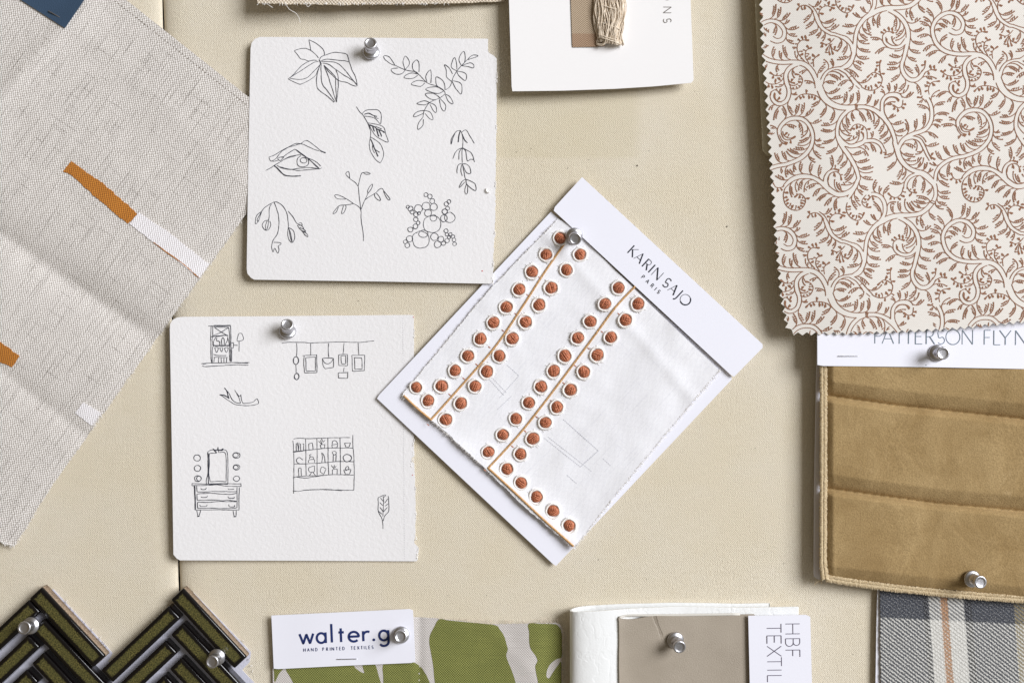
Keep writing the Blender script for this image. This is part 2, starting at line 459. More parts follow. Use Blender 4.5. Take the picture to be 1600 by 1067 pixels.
M_board = mat_board(); M_metal = mat_metal()
M_dark = mat_plain('dark_gap', (34, 28, 24), .9)
M_wall = mat_plain('wall_paint', (70, 62, 54), .9)
M_sketch = mat_paper('sketch_paper', (236, 234, 235), .48, .17, .85)
M_white = mat_paper('white_card', (238, 238, 248), 0, .2, .6)
M_white2 = mat_paper('soft_white_card', (240, 238, 238), 0, .2, .6)
M_cream = mat_paper('cream_card', (222, 214, 190), 0, .2, .7)
M_blue = mat_paper('blue_card', (60, 80, 103), .5, .5, .7)
M_ink = mat_plain('drawing_ink', (56, 58, 70), .6, .3, .15)
M_black = mat_plain('print_black', (32, 36, 50), .5, .1)
M_grey = mat_plain('print_grey', (112, 128, 140), .5, .1)
M_mauve = mat_plain('print_mauve', (92, 84, 104), .5, .1)
M_warmgrey = mat_plain('print_warm_grey', (120, 112, 106), .5, .1)
M_navy = mat_plain('print_navy', (34, 50, 104), .5, .1)
M_red = mat_plain('red_fleck', (206, 96, 96), .7, .1)
M_brown = mat_plain('print_brown', (146, 101, 74), .75, .1, .12)
M_ghost = mat_plain('print_show_through', (196, 197, 206), .7, .1)
M_linen = mat_weave('natural_linen', (255, 251, 247), (172, 163, 154), 2.4, .8, .8, .5, tint=(216, 209, 206))
M_orange = mat_weave('orange_stitches', (222, 150, 62), (150, 84, 24), 2.25, .2, .7, .3, slubcol=(120, 64, 20))
M_whiteyarn = mat_weave('white_stitches', (255, 254, 255), (232, 226, 230), 2.25, .25, .7, .3, slubcol=(190, 176, 176))
M_green = mat_weave('green_print_linen', (166, 166, 92), (58, 70, 26), 1.9, .25, .6, .3, slubcol=(60, 70, 24), contrast=1.3)
M_greige = mat_weave('greige_linen', (232, 228, 224), (176, 168, 164), 1.9, .2, .5, .3, slubcol=(180, 170, 160))
M_sheer = mat_weave('white_linen', (250, 249, 250), (222, 222, 229), 1.35, .45, .22, .6, tint=(238, 238, 245), slubcol=(208, 208, 218))
M_canvas = mat_weave('ecru_canvas', (244, 234, 216), (176, 158, 134), 2.6, .2, 1.0, .3)
M_chintz = mat_floral_cloth(); M_velvet = mat_velvet(); M_vinyl = mat_vinyl(); M_leather = mat_leather(); M_plaid = mat_plaid()
M_glaze = mat_glaze(); M_clay = mat_clay(); M_herr = mat_herringbone()
M_whitethr = mat_thread('white_thread', (252, 250, 248), (236, 230, 224))
M_rust = mat_thread('rust_thread', (206, 130, 96), (150, 84, 54), .5, .1, .3)
M_gold = mat_thread('gold_thread', (222, 180, 128), (184, 138, 86), .5)
M_tan = mat_thread('tan_overlock', (224, 206, 172), (180, 156, 116), .8)
M_flax = mat_thread('flax_thread', (240, 226, 208), (214, 196, 172), .7, .2, .3)
M_film = mat_paper('mesh_backing', (206, 206, 220), .6, .3, .4)
M_suede = mat_paper('leather_back', (214, 210, 202), .6, .6, .9)
M_hole = mat_plain('pin_hole', (70, 56, 40), .9, 0)

# ---------------------------------------------------------------- wall and the two fabric-covered panels
mb = MB(); W0, W1 = T(-3200, -2600, -60), T(4800, 3600, -60)
mb.add([Vector((W0.x, W0.y, W0.z)), Vector((W1.x, W0.y, W0.z)), Vector((W1.x, W0.y, W1.z)), Vector((W0.x, W0.y, W1.z))], [[0, 3, 2, 1]])
w = mb.build('wall', M_wall); w['kind'] = 'structure'

def seam(y): return 254.5+(y/880.0)*26.0+1.2*math.sin(y*.006)
def panel(name, label, side):
    """padded panel wrapped in cloth; its edge rolls back into the seam"""
    v = []; f = []; ys = [-700+i*18 for i in range(130)]
    prof = []  # (distance from the seam, height)
    Rr = 11.0
    for k in range(12):
        a = k/11*math.pi/2; prof.append((1.2+34*(1-math.cos(a))**1.3, -Rr+Rr*math.sin(a)))
    prof += [(38, .1), (46, .15), (70, 0), (140, 0), (300, 0), (900, 0), (1900, 0)]
    prof = [(1.2, -58)]+prof
    for y in ys:
        for d, h in prof:
            dd = d+(.5*noise1(y*.03, side+3) if d < 14 else 0)
            x = seam(y)+side*dd; v.append(T(x, y, h+ (.35*noise2(x*.01, y*.01, 3) if h > -.1 and d > 20 and d<1800 else 0)))
    m = len(prof)
    for i in range(len(ys)-1):
        for k in range(m-1):
            q = [i*m+k, i*m+k+1, (i+1)*m+k+1, (i+1)*m+k]
            f.append(q if side < 0 else q[::-1])
    t = Thing(name, label, 'pinboard', seam(533)+side*400, 533, -58)
    make('fabric_cover', v, f, M_board, thing=t)
    return t
pl = panel('pinboard_panel', 'left beige fabric-wrapped pinboard panel behind the grey linen sample', -1)
pr = panel('pinboard_panel', 'large right beige fabric-wrapped pinboard panel carrying most of the samples', 1)
# pin holes and lint on the right panel
for x, y, r in [(995.5, 259, 1.3), (1136, 354, 1.1), (887, 263, .7), (852, 70, .7), (577, 13, .8), (807, 238, .6), (830, 232, .6), (1086, 143, .5), (935, 874, .8), (1333, 1022, .6), (1014, 236, .6), (760, 930, .6), (1180, 700, .6), (1120, 610, .5), (1225, 880, .6), (1010, 905, .5), (700, 930, .6), (560, 470, .6), (340, 905, .5), (1110, 480, .6), (920, 250, .5), (1240, 790, .5)]:
    st = Strokes(lambda x, y: .4, .15); st.disc(x, y, r); st.build('pin_hole', M_hole, thing=pr)

# ---------------------------------------------------------------- push pins
def pin_mesh():
    prof = [(0, 0), (11.2, 0), (12.6, .7), (13.1, 2.2), (12.6, 3.6), (11.2, 4.5), (9.4, 5.2), (8.0, 6.4), (7.0, 8.6), (6.5, 12), (6.5, 15.5), (7.0, 18.2), (8.2, 19.6),
            (9.3, 20.4), (9.75, 21.4), (9.75, 24.6), (9.3, 25.7), (8.3, 26.2), (7.2, 26.15), (6.6, 25.6), (4, 25.45), (0, 25.4)]
    n = 40; v = []; f = []
    for r, z in prof:
        for k in range(n):
            a = 2*math.pi*k/n; v.append((r*S*math.cos(a), r*S*math.sin(a), z*S))
    for i in range(len(prof)-1):
        for k in range(n):
            f.append([i*n+k, i*n+(k+1) % n, (i+1)*n+(k+1) % n, (i+1)*n+k])
    me = bpy.data.meshes.new('pin_body'); me.from_pydata(v, [], f); me.materials.append(M_metal)
    me.polygons.foreach_set('use_smooth', [True]*len(f)); me.update()
    nd = bpy.data.meshes.new('needle'); 
    vv = [(1.5*S*math.cos(a), 1.5*S*math.sin(a), z) for z in (.2*S, -22*S) for a in [2*math.pi*k/8 for k in range(8)]]+[(0, 0, -27*S)]
    ff = [[k, 8+k, 8+(k+1) % 8, (k+1) % 8] for k in range(8)]+[[8+k, 16, 8+(k+1) % 8] for k in range(8)]
    nd.from_pydata(vv, [], ff); nd.materials.append(M_metal)
    return me, nd
PIN = pin_mesh()
def pin(label, bx, by, hx, hy, h):
    t = Thing('push_pin', label, 'push pin', bx, by, h, 'metal push pins holding the samples')
    a = T(bx, by, h); b = T(hx, hy, h+25)
    ax = (b-a).normalized()
    q = Vector((0, 0, 1)).rotation_difference(ax)
    t.o.rotation_mode = 'QUATERNION'; t.o.rotation_quaternion = q
    o = bpy.data.objects.new('pin_body', PIN[0]); sc.collection.objects.link(o); o.parent = t.o
    o = bpy.data.objects.new('needle', PIN[1]); sc.collection.objects.link(o); o.parent = t.o
def tr(ox, oy, k, pts): return [(ox+x/k, oy+y/k) for x, y in pts]
def rounded(pts, rad):
    """polygon with selected corners rounded: rad = list per vertex"""
    out = []; n = len(pts)
    for i, p in enumerate(pts):
        r = rad[i]
        if not r: out.append(p); continue
        a = Vector(pts[i-1]); b = Vector(p); c = Vector(pts[(i+1) % n])
        u = (a-b).normalized()*r; w = (c-b).normalized()*r
        for k in range(7):
            t = k/6; q = (b+u)*(1-t)**2+b*2*t*(1-t)+(b+w)*t*t; out.append((q.x, q.y))
    return out
def rough_edge(a, b, amp, step, seed=1):
    n = max(2, int(math.dist(a, b)/step)); dx, dy = b[0]-a[0], b[1]-a[1]; L = math.hypot(dx, dy); out = []
    for i in range(n):
        t = i/n; o = amp*(noise1(i*.9, seed)+.5*noise1(i*.23, seed+1)) if i else 0
        out.append((a[0]+dx*t-dy/L*o, a[1]+dy*t+dx/L*o))
    return out
def fray(mb, a, b, n, lmin, lmax, hf, out_dir, r=.42, spread=.5, seed=1):
    q = random.Random(seed)
    for i in range(n):
        t = q.random(); x, y = a[0]+(b[0]-a[0])*t, a[1]+(b[1]-a[1])*t
        an = math.atan2(out_dir[1], out_dir[0])+q.uniform(-spread, spread)*1.6; L = q.uniform(lmin, lmax); c = q.uniform(-.5, .5)
        P = []; X, Y = x-2*math.cos(an), y-2*math.sin(an)
        h0 = hf(x, y); z = q.uniform(.2, 1.4)
        for k in range(5):
            P.append(T(X, Y, h0+z+.5*k*q.uniform(-.3, .6))); X += math.cos(an)*(L+2)/4; Y += math.sin(an)*(L+2)/4; an += c
        mb.tube(P, r*S*q.uniform(.6, 1.1), 4)

# ---------------------------------------------------------------- stroke lettering (cap height 1, y up)
def arc(cx, cy, rx, ry, a0, a1, n=14): return [(cx+rx*math.cos(math.radians(a0+(a1-a0)*i/n)), cy+ry*math.sin(math.radians(a0+(a1-a0)*i/n))) for i in range(n+1)]
S_curve = arc(.27, .76, .23, .22, 35, 180, 10)+arc(.30, .52, .25, .10, 200, 250, 3)[1:]+arc(.27, .26, .26, .25, 70, -140, 14)
GL = {  # glyph: (advance width, [(thick?, points)])
 'K': (.66, [(1, [(.0, 0), (.0, 1)]), (0, [(.60, 1), (.02, .47)]), (1, [(.16, .58), (.66, 0)])]),
 'A': (.78, [(0, [(0, 0), (.37, 1)]), (1, [(.37, 1), (.78, 0)]), (0, [(.16, .34), (.62, .34)])]),
 'R': (.58, [(1, [(0, 0), (0, 1)]), (0, [(0, 1), (.22, 1)]+arc(.25, .76, .24, .24, 90, -90)+[(.0, .50)]), (1, [(.24, .5), (.58, 0)])]),
 'P': (.50, [(1, [(0, 0), (0, 1)]), (0, [(0, 1), (.24, 1)]+arc(.25, .75, .25, .25, 90, -90)+[(.0, .50)])]),
 'I': (.0, [(1, [(0, 0), (0, 1)])]),
 'N': (.80, [(0, [(0, 0), (.0, 1)]), (1, [(0, 1), (.80, 0)]), (0, [(.80, 0), (.80, 1)])]),
 'S': (.53, [(1, S_curve)]),
 'J': (.24, [(1, [(.24, 1), (.24, .1)]+arc(.02, .05, .22, .33, 10, -85, 8))]),
 'O': (1.0, [(0, arc(.5, .5, .52, .52, 60, 240, 20)), (1, arc(.5, .5, .52, .52, 240, 420, 20))]),
 'T': (.62, [(1, [(.31, 0), (.31, 1)]), (0, [(0, 1), (.62, 1)])]),
 'E': (.50, [(1, [(0, 0), (0, 1)]), (0, [(0, 1), (.5, 1)]), (0, [(0, .52), (.44, .52)]), (0, [(0, 0), (.5, 0)])]),
 'F': (.48, [(1, [(0, 0), (0, 1)]), (0, [(0, 1), (.48, 1)]), (0, [(0, .5), (.42, .5)])]),
 'L': (.46, [(1, [(0, 1), (0, 0)]), (0, [(0, 0), (.46, 0)])]),
 'Y': (.72, [(1, [(0, 1), (.36, .48), (.36, 0)]), (0, [(.36, .48), (.72, 1)])]),
 'H': (.70, [(1, [(0, 0), (0, 1)]), (1, [(.7, 0), (.7, 1)]), (0, [(0, .52), (.7, .52)])]),
 'B': (.54, [(1, [(0, 0), (0, 1)]), (0, [(0, 1), (.25, 1)]+arc(.26, .77, .22, .23, 90, -90)+[(0, .54)]), (0, [(.2, .54)]+arc(.28, .27, .26, .27, 90, -90)+[(0, 0)])]),
 'X': (.72, [(1, [(0, 1), (.72, 0)]), (0, [(.72, 1), (0, 0)])]),
 'D': (.68, [(1, [(0, 0), (0, 1)]), (0, [(0, 1), (.2, 1)]+arc(.2, .5, .48, .5, 90, -90)+[(0, 0)])]),
 # lower case, x height .62
 'w': (.86, [(1, [(0, .62), (.22, 0), (.43, .58), (.64, 0), (.86, .62)])]),
 'a': (.58, [(1, arc(.29, .31, .29, .31, 0, 360, 26)), (1, [(.58, .66), (.58, -.02)])]),
 'l': (.0, [(1, [(0, 0), (0, 1.18)])]),
 't': (.34, [(1, [(.15, .88), (.15, 0)]), (1, [(0, .62), (.34, .62)])]),
 'e': (.60, [(1, [(.0, .32), (.58, .32)]+arc(.29, .31, .30, .31, 3, 315, 24))]),
 'r': (.34, [(1, [(0, 0), (0, .64)]), (1, [(0, .36)]+arc(.24, .34, .24, .26, 170, 62, 6))]),
 '.': (.0, [(1, [(0, .0), (0, .02)])]),
 'g': (.58, [(1, arc(.29, .31, .29, .31, 0, 360, 26)), (1, [(.58, .64), (.58, -.1)]+arc(.29, -.10, .29, .26, 0, -150, 10))]),
}
def letters(st, items, origin, ang, cap, thick, thin, xs=1.0, flip=1):
    """items: (char, offset along the line in px, width scale). ang: baseline direction in the picture (radians, y down)"""
    ex = (math.cos(ang), math.sin(ang)); ey = (math.sin(ang), -math.cos(ang))
    for it in items:
        c, off = it[0], it[1]; wsc = it[2] if len(it) > 2 else 1.0
        if c == ' ': continue
        wd, ss = GL[c]
        for k, pts in ss:
            P = []
            for x, y in pts:
                a = off+x*cap*wsc*xs; b = y*cap
                P.append((origin[0]+ex[0]*a+ey[0]*b, origin[1]+ex[1]*a+ey[1]*b))
            st.line(P, (thick if c != 'S' else .5*(thick+thin)) if k else thin, spline=False, step=.7 if len(pts) > 4 else 3.0, cap=False)
def staple(name, a, b, h, **kw):
    mb = MB(); A, B = T(a[0], a[1], h+.9), T(b[0], b[1], h+.9); d = (B-A).normalized(); dn = Vector((0, 1.4*S, 0))
    mb.tube([A-d*.2*S+dn, A, A+d*1.0*S, (A+B)/2, B-d*1.0*S, B, B+dn], .75*S, 6)
    return mb.build(name, M_metal, **kw)

# ---------------------------------------------------------------- grey linen sample, upper left
t = Thing('linen_sample', 'large natural grey linen sample with orange and white woven bars, folded creases', 'fabric sample', 90, 420, 2)
e1 = math.atan2(-.812, .583)
def crease(x, y, x0, y0, x1, y1, amp, wr, wl):
    dx, dy = x1-x0, y1-y0; L = math.hypot(dx, dy); s = ((x-x0)*dy-(y-y0)*dx)/L; al = ((x-x0)*dx+(y-y0)*dy)/L
    w_ = wr if s > 0 else wl
    return -amp*math.exp(-(abs(s)/w_)**1.25)
def h_linen(x, y):
    h = 10.5
    h += crease(x, y, 0, 365, 245, 532, 8.6, 26, 30)
    h += crease(x, y, 0, 577, 140, 685, 4.2, 18, 20)
    h += -crease(x, y, 0, 152, 130, 8, 6.5, 22, 24)
    h += -crease(x, y, 120, 30, 330, 240, .8, 20, 20)
    h += 1.2*noise2(x*.011, y*.011, 5)+.35*noise2(x*.04, y*.04, 8)
    d = ((386-x)*.812+(334-y)*.583)     # towards the lower right edge
    h -= 2.0*math.exp(-max(0, -((x-386)*.812+(y-334)*.583))/18)
    return max(1.6, h)
ol = rough_edge((470, 216), (264.5, 501), .7, 2.5, 3)+rough_edge((264.5, 501), (75, 767), .8, 2.5, 9)+rough_edge((75, 767), (22, 853), 1.0, 2.5, 4)+rough_edge((22, 853), (-60, 826), 1.0, 2.5, 6)+[(-60, -40), (150, -40)]+rough_edge((150, -37), (390, 153), .35, 3, 2)+[(470, 216)]
fab = sheet('fabric', ol, h_linen, M_linen, 1.2, 6, ang=e1, step=2.6, thing=t)
def patch(name, pts, mat, lab=None, rg=.8):
    o = []
    for i in range(len(pts)): o += rough_edge(pts[i], pts[(i+1) % len(pts)], rg, 2.0, i+len(name))
    sheet(name, o, lambda x, y: h_linen(x, y)+.9, mat, .6, 5, ang=e1, step=1.6, thing=t, label=lab)
patch('woven_bar', [(111, 252), (162, 288), (215, 334), (200, 350), (150, 309), (112, 274), (98, 268)], M_orange, 'orange woven bar in the middle of the linen', .9)
patch('woven_bar', [(216, 332), (262, 362), (327, 413), (311, 434), (236, 376), (202, 350)], M_whiteyarn, 'long white woven bar running to the edge', .6)
patch('woven_bar', [(-20, 520), (0, 534), (30, 556), (19, 574), (0, 565), (-20, 552)], M_orange, 'orange woven bar lying in the lower fold', .7)
patch('woven_bar', [(130, 629), (158, 645), (143, 665), (117, 645)], M_whiteyarn, 'short white woven bar at the lower edge', .5)
st = Strokes(h_linen, 1.0)
st.line([(240, 379), (262, 395), (280, 408), (296, 421), (311, 434)], 1.2, jit=.5); st.build('stray_orange_thread', M_orange, thing=t)
st = Strokes(h_linen, .4)
p0, p1 = Vector((180, 2)), Vector((388, 166))
for i in range(46):
    q = p0+(p1-p0)*(i/46); q2 = q+Vector((1.6, 1.2)); st.line([tuple(q), tuple(q2)], 1.3, spline=False, step=.8)
    q = q+Vector((4, -2.0))
st.build('hem_stitches', mat_plain('hem_thread', (134, 122, 112), .9, .2), thing=t)  # dark grey-brown hem stitching
mb = MB()
fray(mb, (386, 334), (75, 767), 150, 1, 3.2, h_linen, (.8, .55), .3, .8, 4); fray(mb, (75, 767), (22, 853), 60, 1, 5, h_linen, (.8, .55), .3, .9, 5); fray(mb, (22, 853), (-10, 843), 40, 1, 5, h_linen, (-.3, 1), .3, .8, 6)
mb.build('frayed_edge', M_whitethr, thing=t)
h_lab = lambda x, y: h_linen(x, y)+2.2
lb = sheet('blue_label', [(-10, -26), (32, 0), (101, 44.5), (131.5, 0), (160, -42), (60, -60)], h_lab, M_blue, .9, 8, step=6, thing=t)
staple('staple', (76, 17.5), (96.5, 29.5), h_lab(86, 23), parent=lb, thing=t)

# ---------------------------------------------------------------- ecru canvas strip, top
t = Thing('canvas_sample', 'edge of a coarse ecru canvas sample with loose threads, above the plant sketches', 'fabric sample', 600, -40, 10)
h_can = lambda x, y: 34-26*((x-402)/395) + 2*noise1(x*.03, 2)
o = [(404, -120)]+rough_edge((402, 5.5), (540, 8), .9, 2, 3)+rough_edge((540, 8), (700, 5.5), .9, 2, 5)+rough_edge((700, 5.5), (792, 2.5), .6, 2, 6)+[(796, -120)]
sheet('fabric', o, h_can, M_canvas, 2.0, 7, step=2.2, thing=t)
mb = MB()
fray(mb, (402, 6), (700, 6), 80, 1, 4, h_can, (0, 1), .4, .7, 8)
P = [T(x, y, 30-i*4) for i, (x, y) in enumerate(cr_spline([(446, 6), (452, 15), (462, 21), (467, 28), (469, 36)], 5)[::4])]
for pts in ([(446, 6), (452, 15), (462, 21), (467, 28), (469, 36)], [(417, 6), (421, 9), (426, 12.5)], [(478, 7), (481, 11), (485, 8), (489, 6)]):
    c = cr_spline(pts, 6); mb.tube([T(x, y, h_can(x, y)-.3*i) for i, (x, y) in enumerate(c)], .42*S, 5)
mb.build('loose_threads', M_whitethr, thing=t)

# ---------------------------------------------------------------- trim card, top centre
t = Thing('trim_card', 'white card with a herringbone tape and a flax fringe, above the striped dot sample', 'sample card', 940, -40, 10)
h_tc = lambda x, y: 21-7*((x-796)/288)+.00012*(x-940)**2*.5+max(0, y)*.01
cd = sheet('card', [(795, -160), (795.3, 0), (799.7, 143), (880, 142), (960, 139.2), (1020, 135.5), (1084, 129.5), (1079, 0), (1074, -160)], h_tc, M_white2, 1.0, 12, step=8, thing=t)
h_tp = lambda x, y: h_tc(x, y)+1.5+2.0*((x-893)/42)**2
sheet('herringbone_tape', [(891, -120), (892, 0), (894.4, 74.2), (930, 73.2), (946, 72), (944, -120)], h_tp, M_herr, .9, 6, step=5, org=(893, 0), thing=t)
mb = MB(); q = random.Random(5)
for i in range(230):
    u = (i+.5)/230*2-1; layer = q.random()
    cx = 952.5+u*21.5; hgt = (1-u*u)**.5*10*layer+2
    ph, fr = q.uniform(0, 6.3), q.uniform(.07, .13); P = []
    yend = 66+q.uniform(-4, 4)+3*u
    for k in range(26):
        y = -60+(yend+60)*k/25
        w_ = 1+.13*math.sin((y-2)*.06)-.10*max(0, (y-46)/20)
        x = cx+(cx-952)*(w_-1)+2.6*math.sin(y*fr+ph)*layer+2.0*math.sin(y*.06+u*2)
        if y > 60: x += (y-60)*.25*u*2
        P.append(T(x, y, h_tc(x, y)+2+hgt+1.2*math.sin(y*.09+ph)))
    mb.tube(P, .78*S*q.uniform(.55, .95), 5)
for j in range(7):      # binding threads wound round the tuft
    y0 = q.choice([8, 12, 36, 40, 60, 63, 66]); P = []
    for k in range(15):
        u = k/14*2-1; y = y0+u*q.uniform(4, 9)+q.uniform(-.5, .5); P.append(T(952+u*20, y, h_tc(952, y)+3+11*(1-u*u)**.5))
    mb.tube(P, .8*S, 5)
P = [T(932+i*2.1, 68+3*math.sin(i*.5)-i*.1, h_tc(950, 68)+4+7*math.sin(math.pi*i/20)) for i in range(21)]; mb.tube(P, 2.0*S, 6)
mb.build('flax_fringe', M_flax, thing=t)
st = Strokes(h_tc, .3)
letters(st, [('O', -12.5), ('N', 11.5, .9), ('S', 29.5, .95)], (1036.5, 0), math.pi/2, 12.5, 1.35, .9)
st.build('lettering', M_warmgrey, thing=t)
# (cap direction points to picture right when the line runs down)

# ---------------------------------------------------------------- cream backing sheet behind the scroll print
t = Thing('cream_card', 'plain cream card showing behind the left edge of the brown scroll fabric', 'card', 1300, 80, 30)
sheet('card', [(1176, -80), (1182.5, 60), (1188, 150), (1192, 243.5), (1420, 240), (1420, -80)], lambda x, y: 21+.004*(x-1180), M_cream, 1.0, 20, step=15, thing=t)

# ---------------------------------------------------------------- brown scroll print
t = Thing('scroll_fabric', 'cream cotton sample with a brown curling vine print and pinked zigzag edges', 'fabric sample', 1400, 200, 44)
def h_fl(x, y): return 30.5+8.5*(lambda u: u*u*(3-2*u))(min(1, max(0, (x-1185)/150)))+1.6*math.sin((x-1200)*.013+y*.006)+1.0*noise2(x*.012, y*.010, 4)
def pink(a, b, period, amp, wob=0):
    L = math.dist(a, b); n = int(L/period); dx, dy = (b[0]-a[0])/L, (b[1]-a[1])/L; out = []
    for i in range(n):
        s = L*i/n; out.append((a[0]+dx*s, a[1]+dy*s))
        s = L*(i+.5)/n; out.append((a[0]+dx*s-dy*amp, a[1]+dy*s+dx*amp))
    return out
pts = []
for a, b in [((1183, -70), (1188, 60)), ((1188, 60), (1196, 172)), ((1196, 172), (1204, 290)), ((1204, 290), (1210, 380)), ((1210, 380), (1218, 462)), ((1218, 462), (1227, 512)), ((1227, 512), (1240, 524)),
             ((1240, 524), (1337, 524)), ((1337, 524), (1482, 517)), ((1482, 517), (1660, 499))]:
    pts += pink(a, b, 12.5, -6.0 if a[1] < 505 else -5.0)
pts += [(1660, 499), (1660, -70)]
fb = sheet('fabric', pts, h_fl, M_chintz, .8, 8, ang=-.045, step=1.5, thing=t)
FLOUT = pts

K = 8.894
C1, C2, C3, C4, C5, C6, C7, C9, C10, C11, C12 = (1190, 60), (1320, 0), (1320, 100), (1440, 0), (1440, 100), (1200, 160), (1320, 200), (1320, 300), (1320, 400), (1200, 260), (1190, 360)
LA, LB = Vector((279.2, -12.8)), Vector((16.4, 324.0))
def cv(o, pts): return [(o[0]+p[0]/K, o[1]+p[1]/K)+((p[2]/K,) if len(p) > 2 else ()) for p in pts]
stems = [   # centre line with full width
 cv(C4, [(400, 425, 74), (470, 458, 66), (550, 435, 62), (582, 350, 56), (560, 275, 60), (490, 205, 60), (390, 180, 52), (300, 205, 56), (215, 270, 56), (160, 370, 54), (157, 470, 55), (205, 600, 58), (300, 695, 60), (420, 742, 56), (560, 757, 56), (680, 752, 56), (780, 762, 66), (860, 785, 68), (930, 840, 68), (985, 920, 66), (1025, 1020, 60), (1045, 1110, 78)]),
 cv(C1, [(790, 590, 70), (815, 700, 94), (870, 820, 94), (960, 905, 84), (1080, 955, 76), (1200, 965, 68), (1330, 955, 66)])+cv(C3, [(140, 603, 60), (280, 601, 54), (400, 637, 58), (490, 698, 70), (560, 770, 62), (625, 860, 60), (670, 960, 56), (700, 1060, 54)])+cv(C7, [(700, 210, 62), (728, 290, 72), (765, 410, 70), (830, 505, 66), (910, 570, 60), (1000, 608, 64), (1100, 645, 84), (1190, 720, 84), (1250, 800, 62), (1264, 880, 52), (1262, 950, 54), (1220, 1050, 62)])+cv(C9, [(1225, 140, 62), (1145, 232, 62), (1040, 302, 60), (900, 324, 60), (760, 328, 66), (630, 355, 72), (530, 405, 72), (440, 460, 62), (370, 540, 58), (325, 620, 54), (300, 710, 52), (290, 810, 54)])+cv(C10, [(280, 20, 60), (262, 115, 60), (200, 215, 58), (100, 280, 50)]),
 # the arm that leaves the main fork to the right and rises
 cv(C1, [(800, 720, 60), (835, 620, 52), (862, 540, 46), (920, 465, 42), (1010, 425, 34), (1120, 413, 46), (1210, 375, 60), (1265, 280, 58), (1285, 160, 58)]),
 cv(C1, [(1080, 420, 40), (1180, 475, 44), (1240, 545, 50), (1310, 640, 52)])+cv(C3, [(70, 165, 54), (150, 262, 54), (225, 335, 50)]),
 cv(C1, [(500, 360, 56), (400, 410, 58), (342, 500, 58), (348, 610, 62), (380, 700, 58), (380, 790, 56), (340, 875, 56), (250, 913, 54), (180, 880, 54), (145, 810, 52), (160, 745, 50)]),
 cv(C6, [(1240, 65, 58), (1130, 110, 52), (1040, 190, 56), (985, 290, 52), (965, 400, 54), (978, 500, 58), (1030, 610, 58), (1110, 720, 62), (1185, 840, 58), (1235, 950, 55), (1262, 1060, 50)])+cv(C11, [(1255, 180, 50), (1205, 290, 62), (1140, 350, 66), (1050, 388, 68), (960, 388, 70), (870, 338, 76), (800, 275, 74), (720, 208, 62), (620, 155, 56), (520, 140, 66), (420, 148, 64), (325, 190, 60), (245, 262, 46), (225, 300, 34)]),
 cv(C11, [(1215, 290, 50), (1165, 370, 52), (1120, 440, 44)]),
 cv(C6, [(985, 470, 40), (1040, 555, 56), (1130, 606, 52), (1220, 602, 56), (1310, 565, 56), (1355, 500, 50), (1352, 420, 50)]),
 cv(C7, [(0, 235, 46), (90, 250, 44), (190, 222, 48), (290, 185, 50), (400, 178, 52), (490, 222, 50), (535, 300, 46)]),
 cv(C11, [(835, 310, 60), (808, 230, 60), (808, 160, 56), (845, 95, 50), (900, 60, 40)]),
 cv(C9, [(500, 400, 50), (548, 320, 50), (562, 240, 56), (550, 150, 56), (500, 70, 56), (420, 33, 52), (370, 30, 42)]),
 cv(C9, [(760, 355, 56), (890, 430, 62), (985, 540, 62), (1027, 660, 62), (1025, 780, 60), (1000, 900, 58), (965, 1040, 52)])+cv(C10, [(945, 200, 54), (942, 280, 54), (980, 370, 60), (1050, 432, 60), (1130, 437, 60), (1200, 390, 56), (1250, 310, 52)]),
 cv(C9, [(1005, 770, 60), (930, 855, 48), (840, 875, 46), (760, 852, 50), (705, 795, 52), (695, 730, 46)]),
 cv(C5, [(540, 930, 60), (505, 820, 52), (540, 740, 52), (620, 668, 58), (720, 642, 58), (830, 656, 58), (910, 722, 56), (960, 820, 56), (975, 920, 54), (955, 1020, 56)])+cv(C8 := (1440, 200), [(905, 215, 58), (830, 290, 60), (740, 342, 56), (600, 393, 52), (480, 415, 52), (370, 455, 52), (265, 530, 52), (208, 620, 50), (192, 740, 52)]),
 cv(C7, [(1080, 635, 50), (980, 648, 44), (900, 690, 46), (852, 765, 46), (842, 850, 44)]),
 cv(C7, [(735, 330, 50), (768, 240, 54), (810, 175, 60), (880, 120, 58), (960, 82, 56), (1060, 50, 56), (1140, 5, 56)])+cv(C3, [(1200, 795, 56), (1213, 680, 56), (1195, 570, 54), (1150, 480, 56)]),
 cv(C7, [(850, 150, 54), (950, 135, 44), (1045, 170, 50), (1105, 270, 48), (1150, 370, 42), (1195, 450, 36)]),
 cv(C3, [(590, 800, 50), (530, 690, 56), (522, 600, 54), (530, 520, 52), (580, 450, 52), (660, 428, 60), (740, 440, 70), (785, 490, 56)]),
 cv(C11, [(700, 640, 30), (770, 700, 40), (815, 790, 56), (850, 880, 58), (910, 970, 50), (1020, 1040, 46)])+cv(C12, [(1150, 157, 42), (1230, 185, 42), (1320, 225, 62), (1390, 300, 50), (1415, 400, 44)]),
]
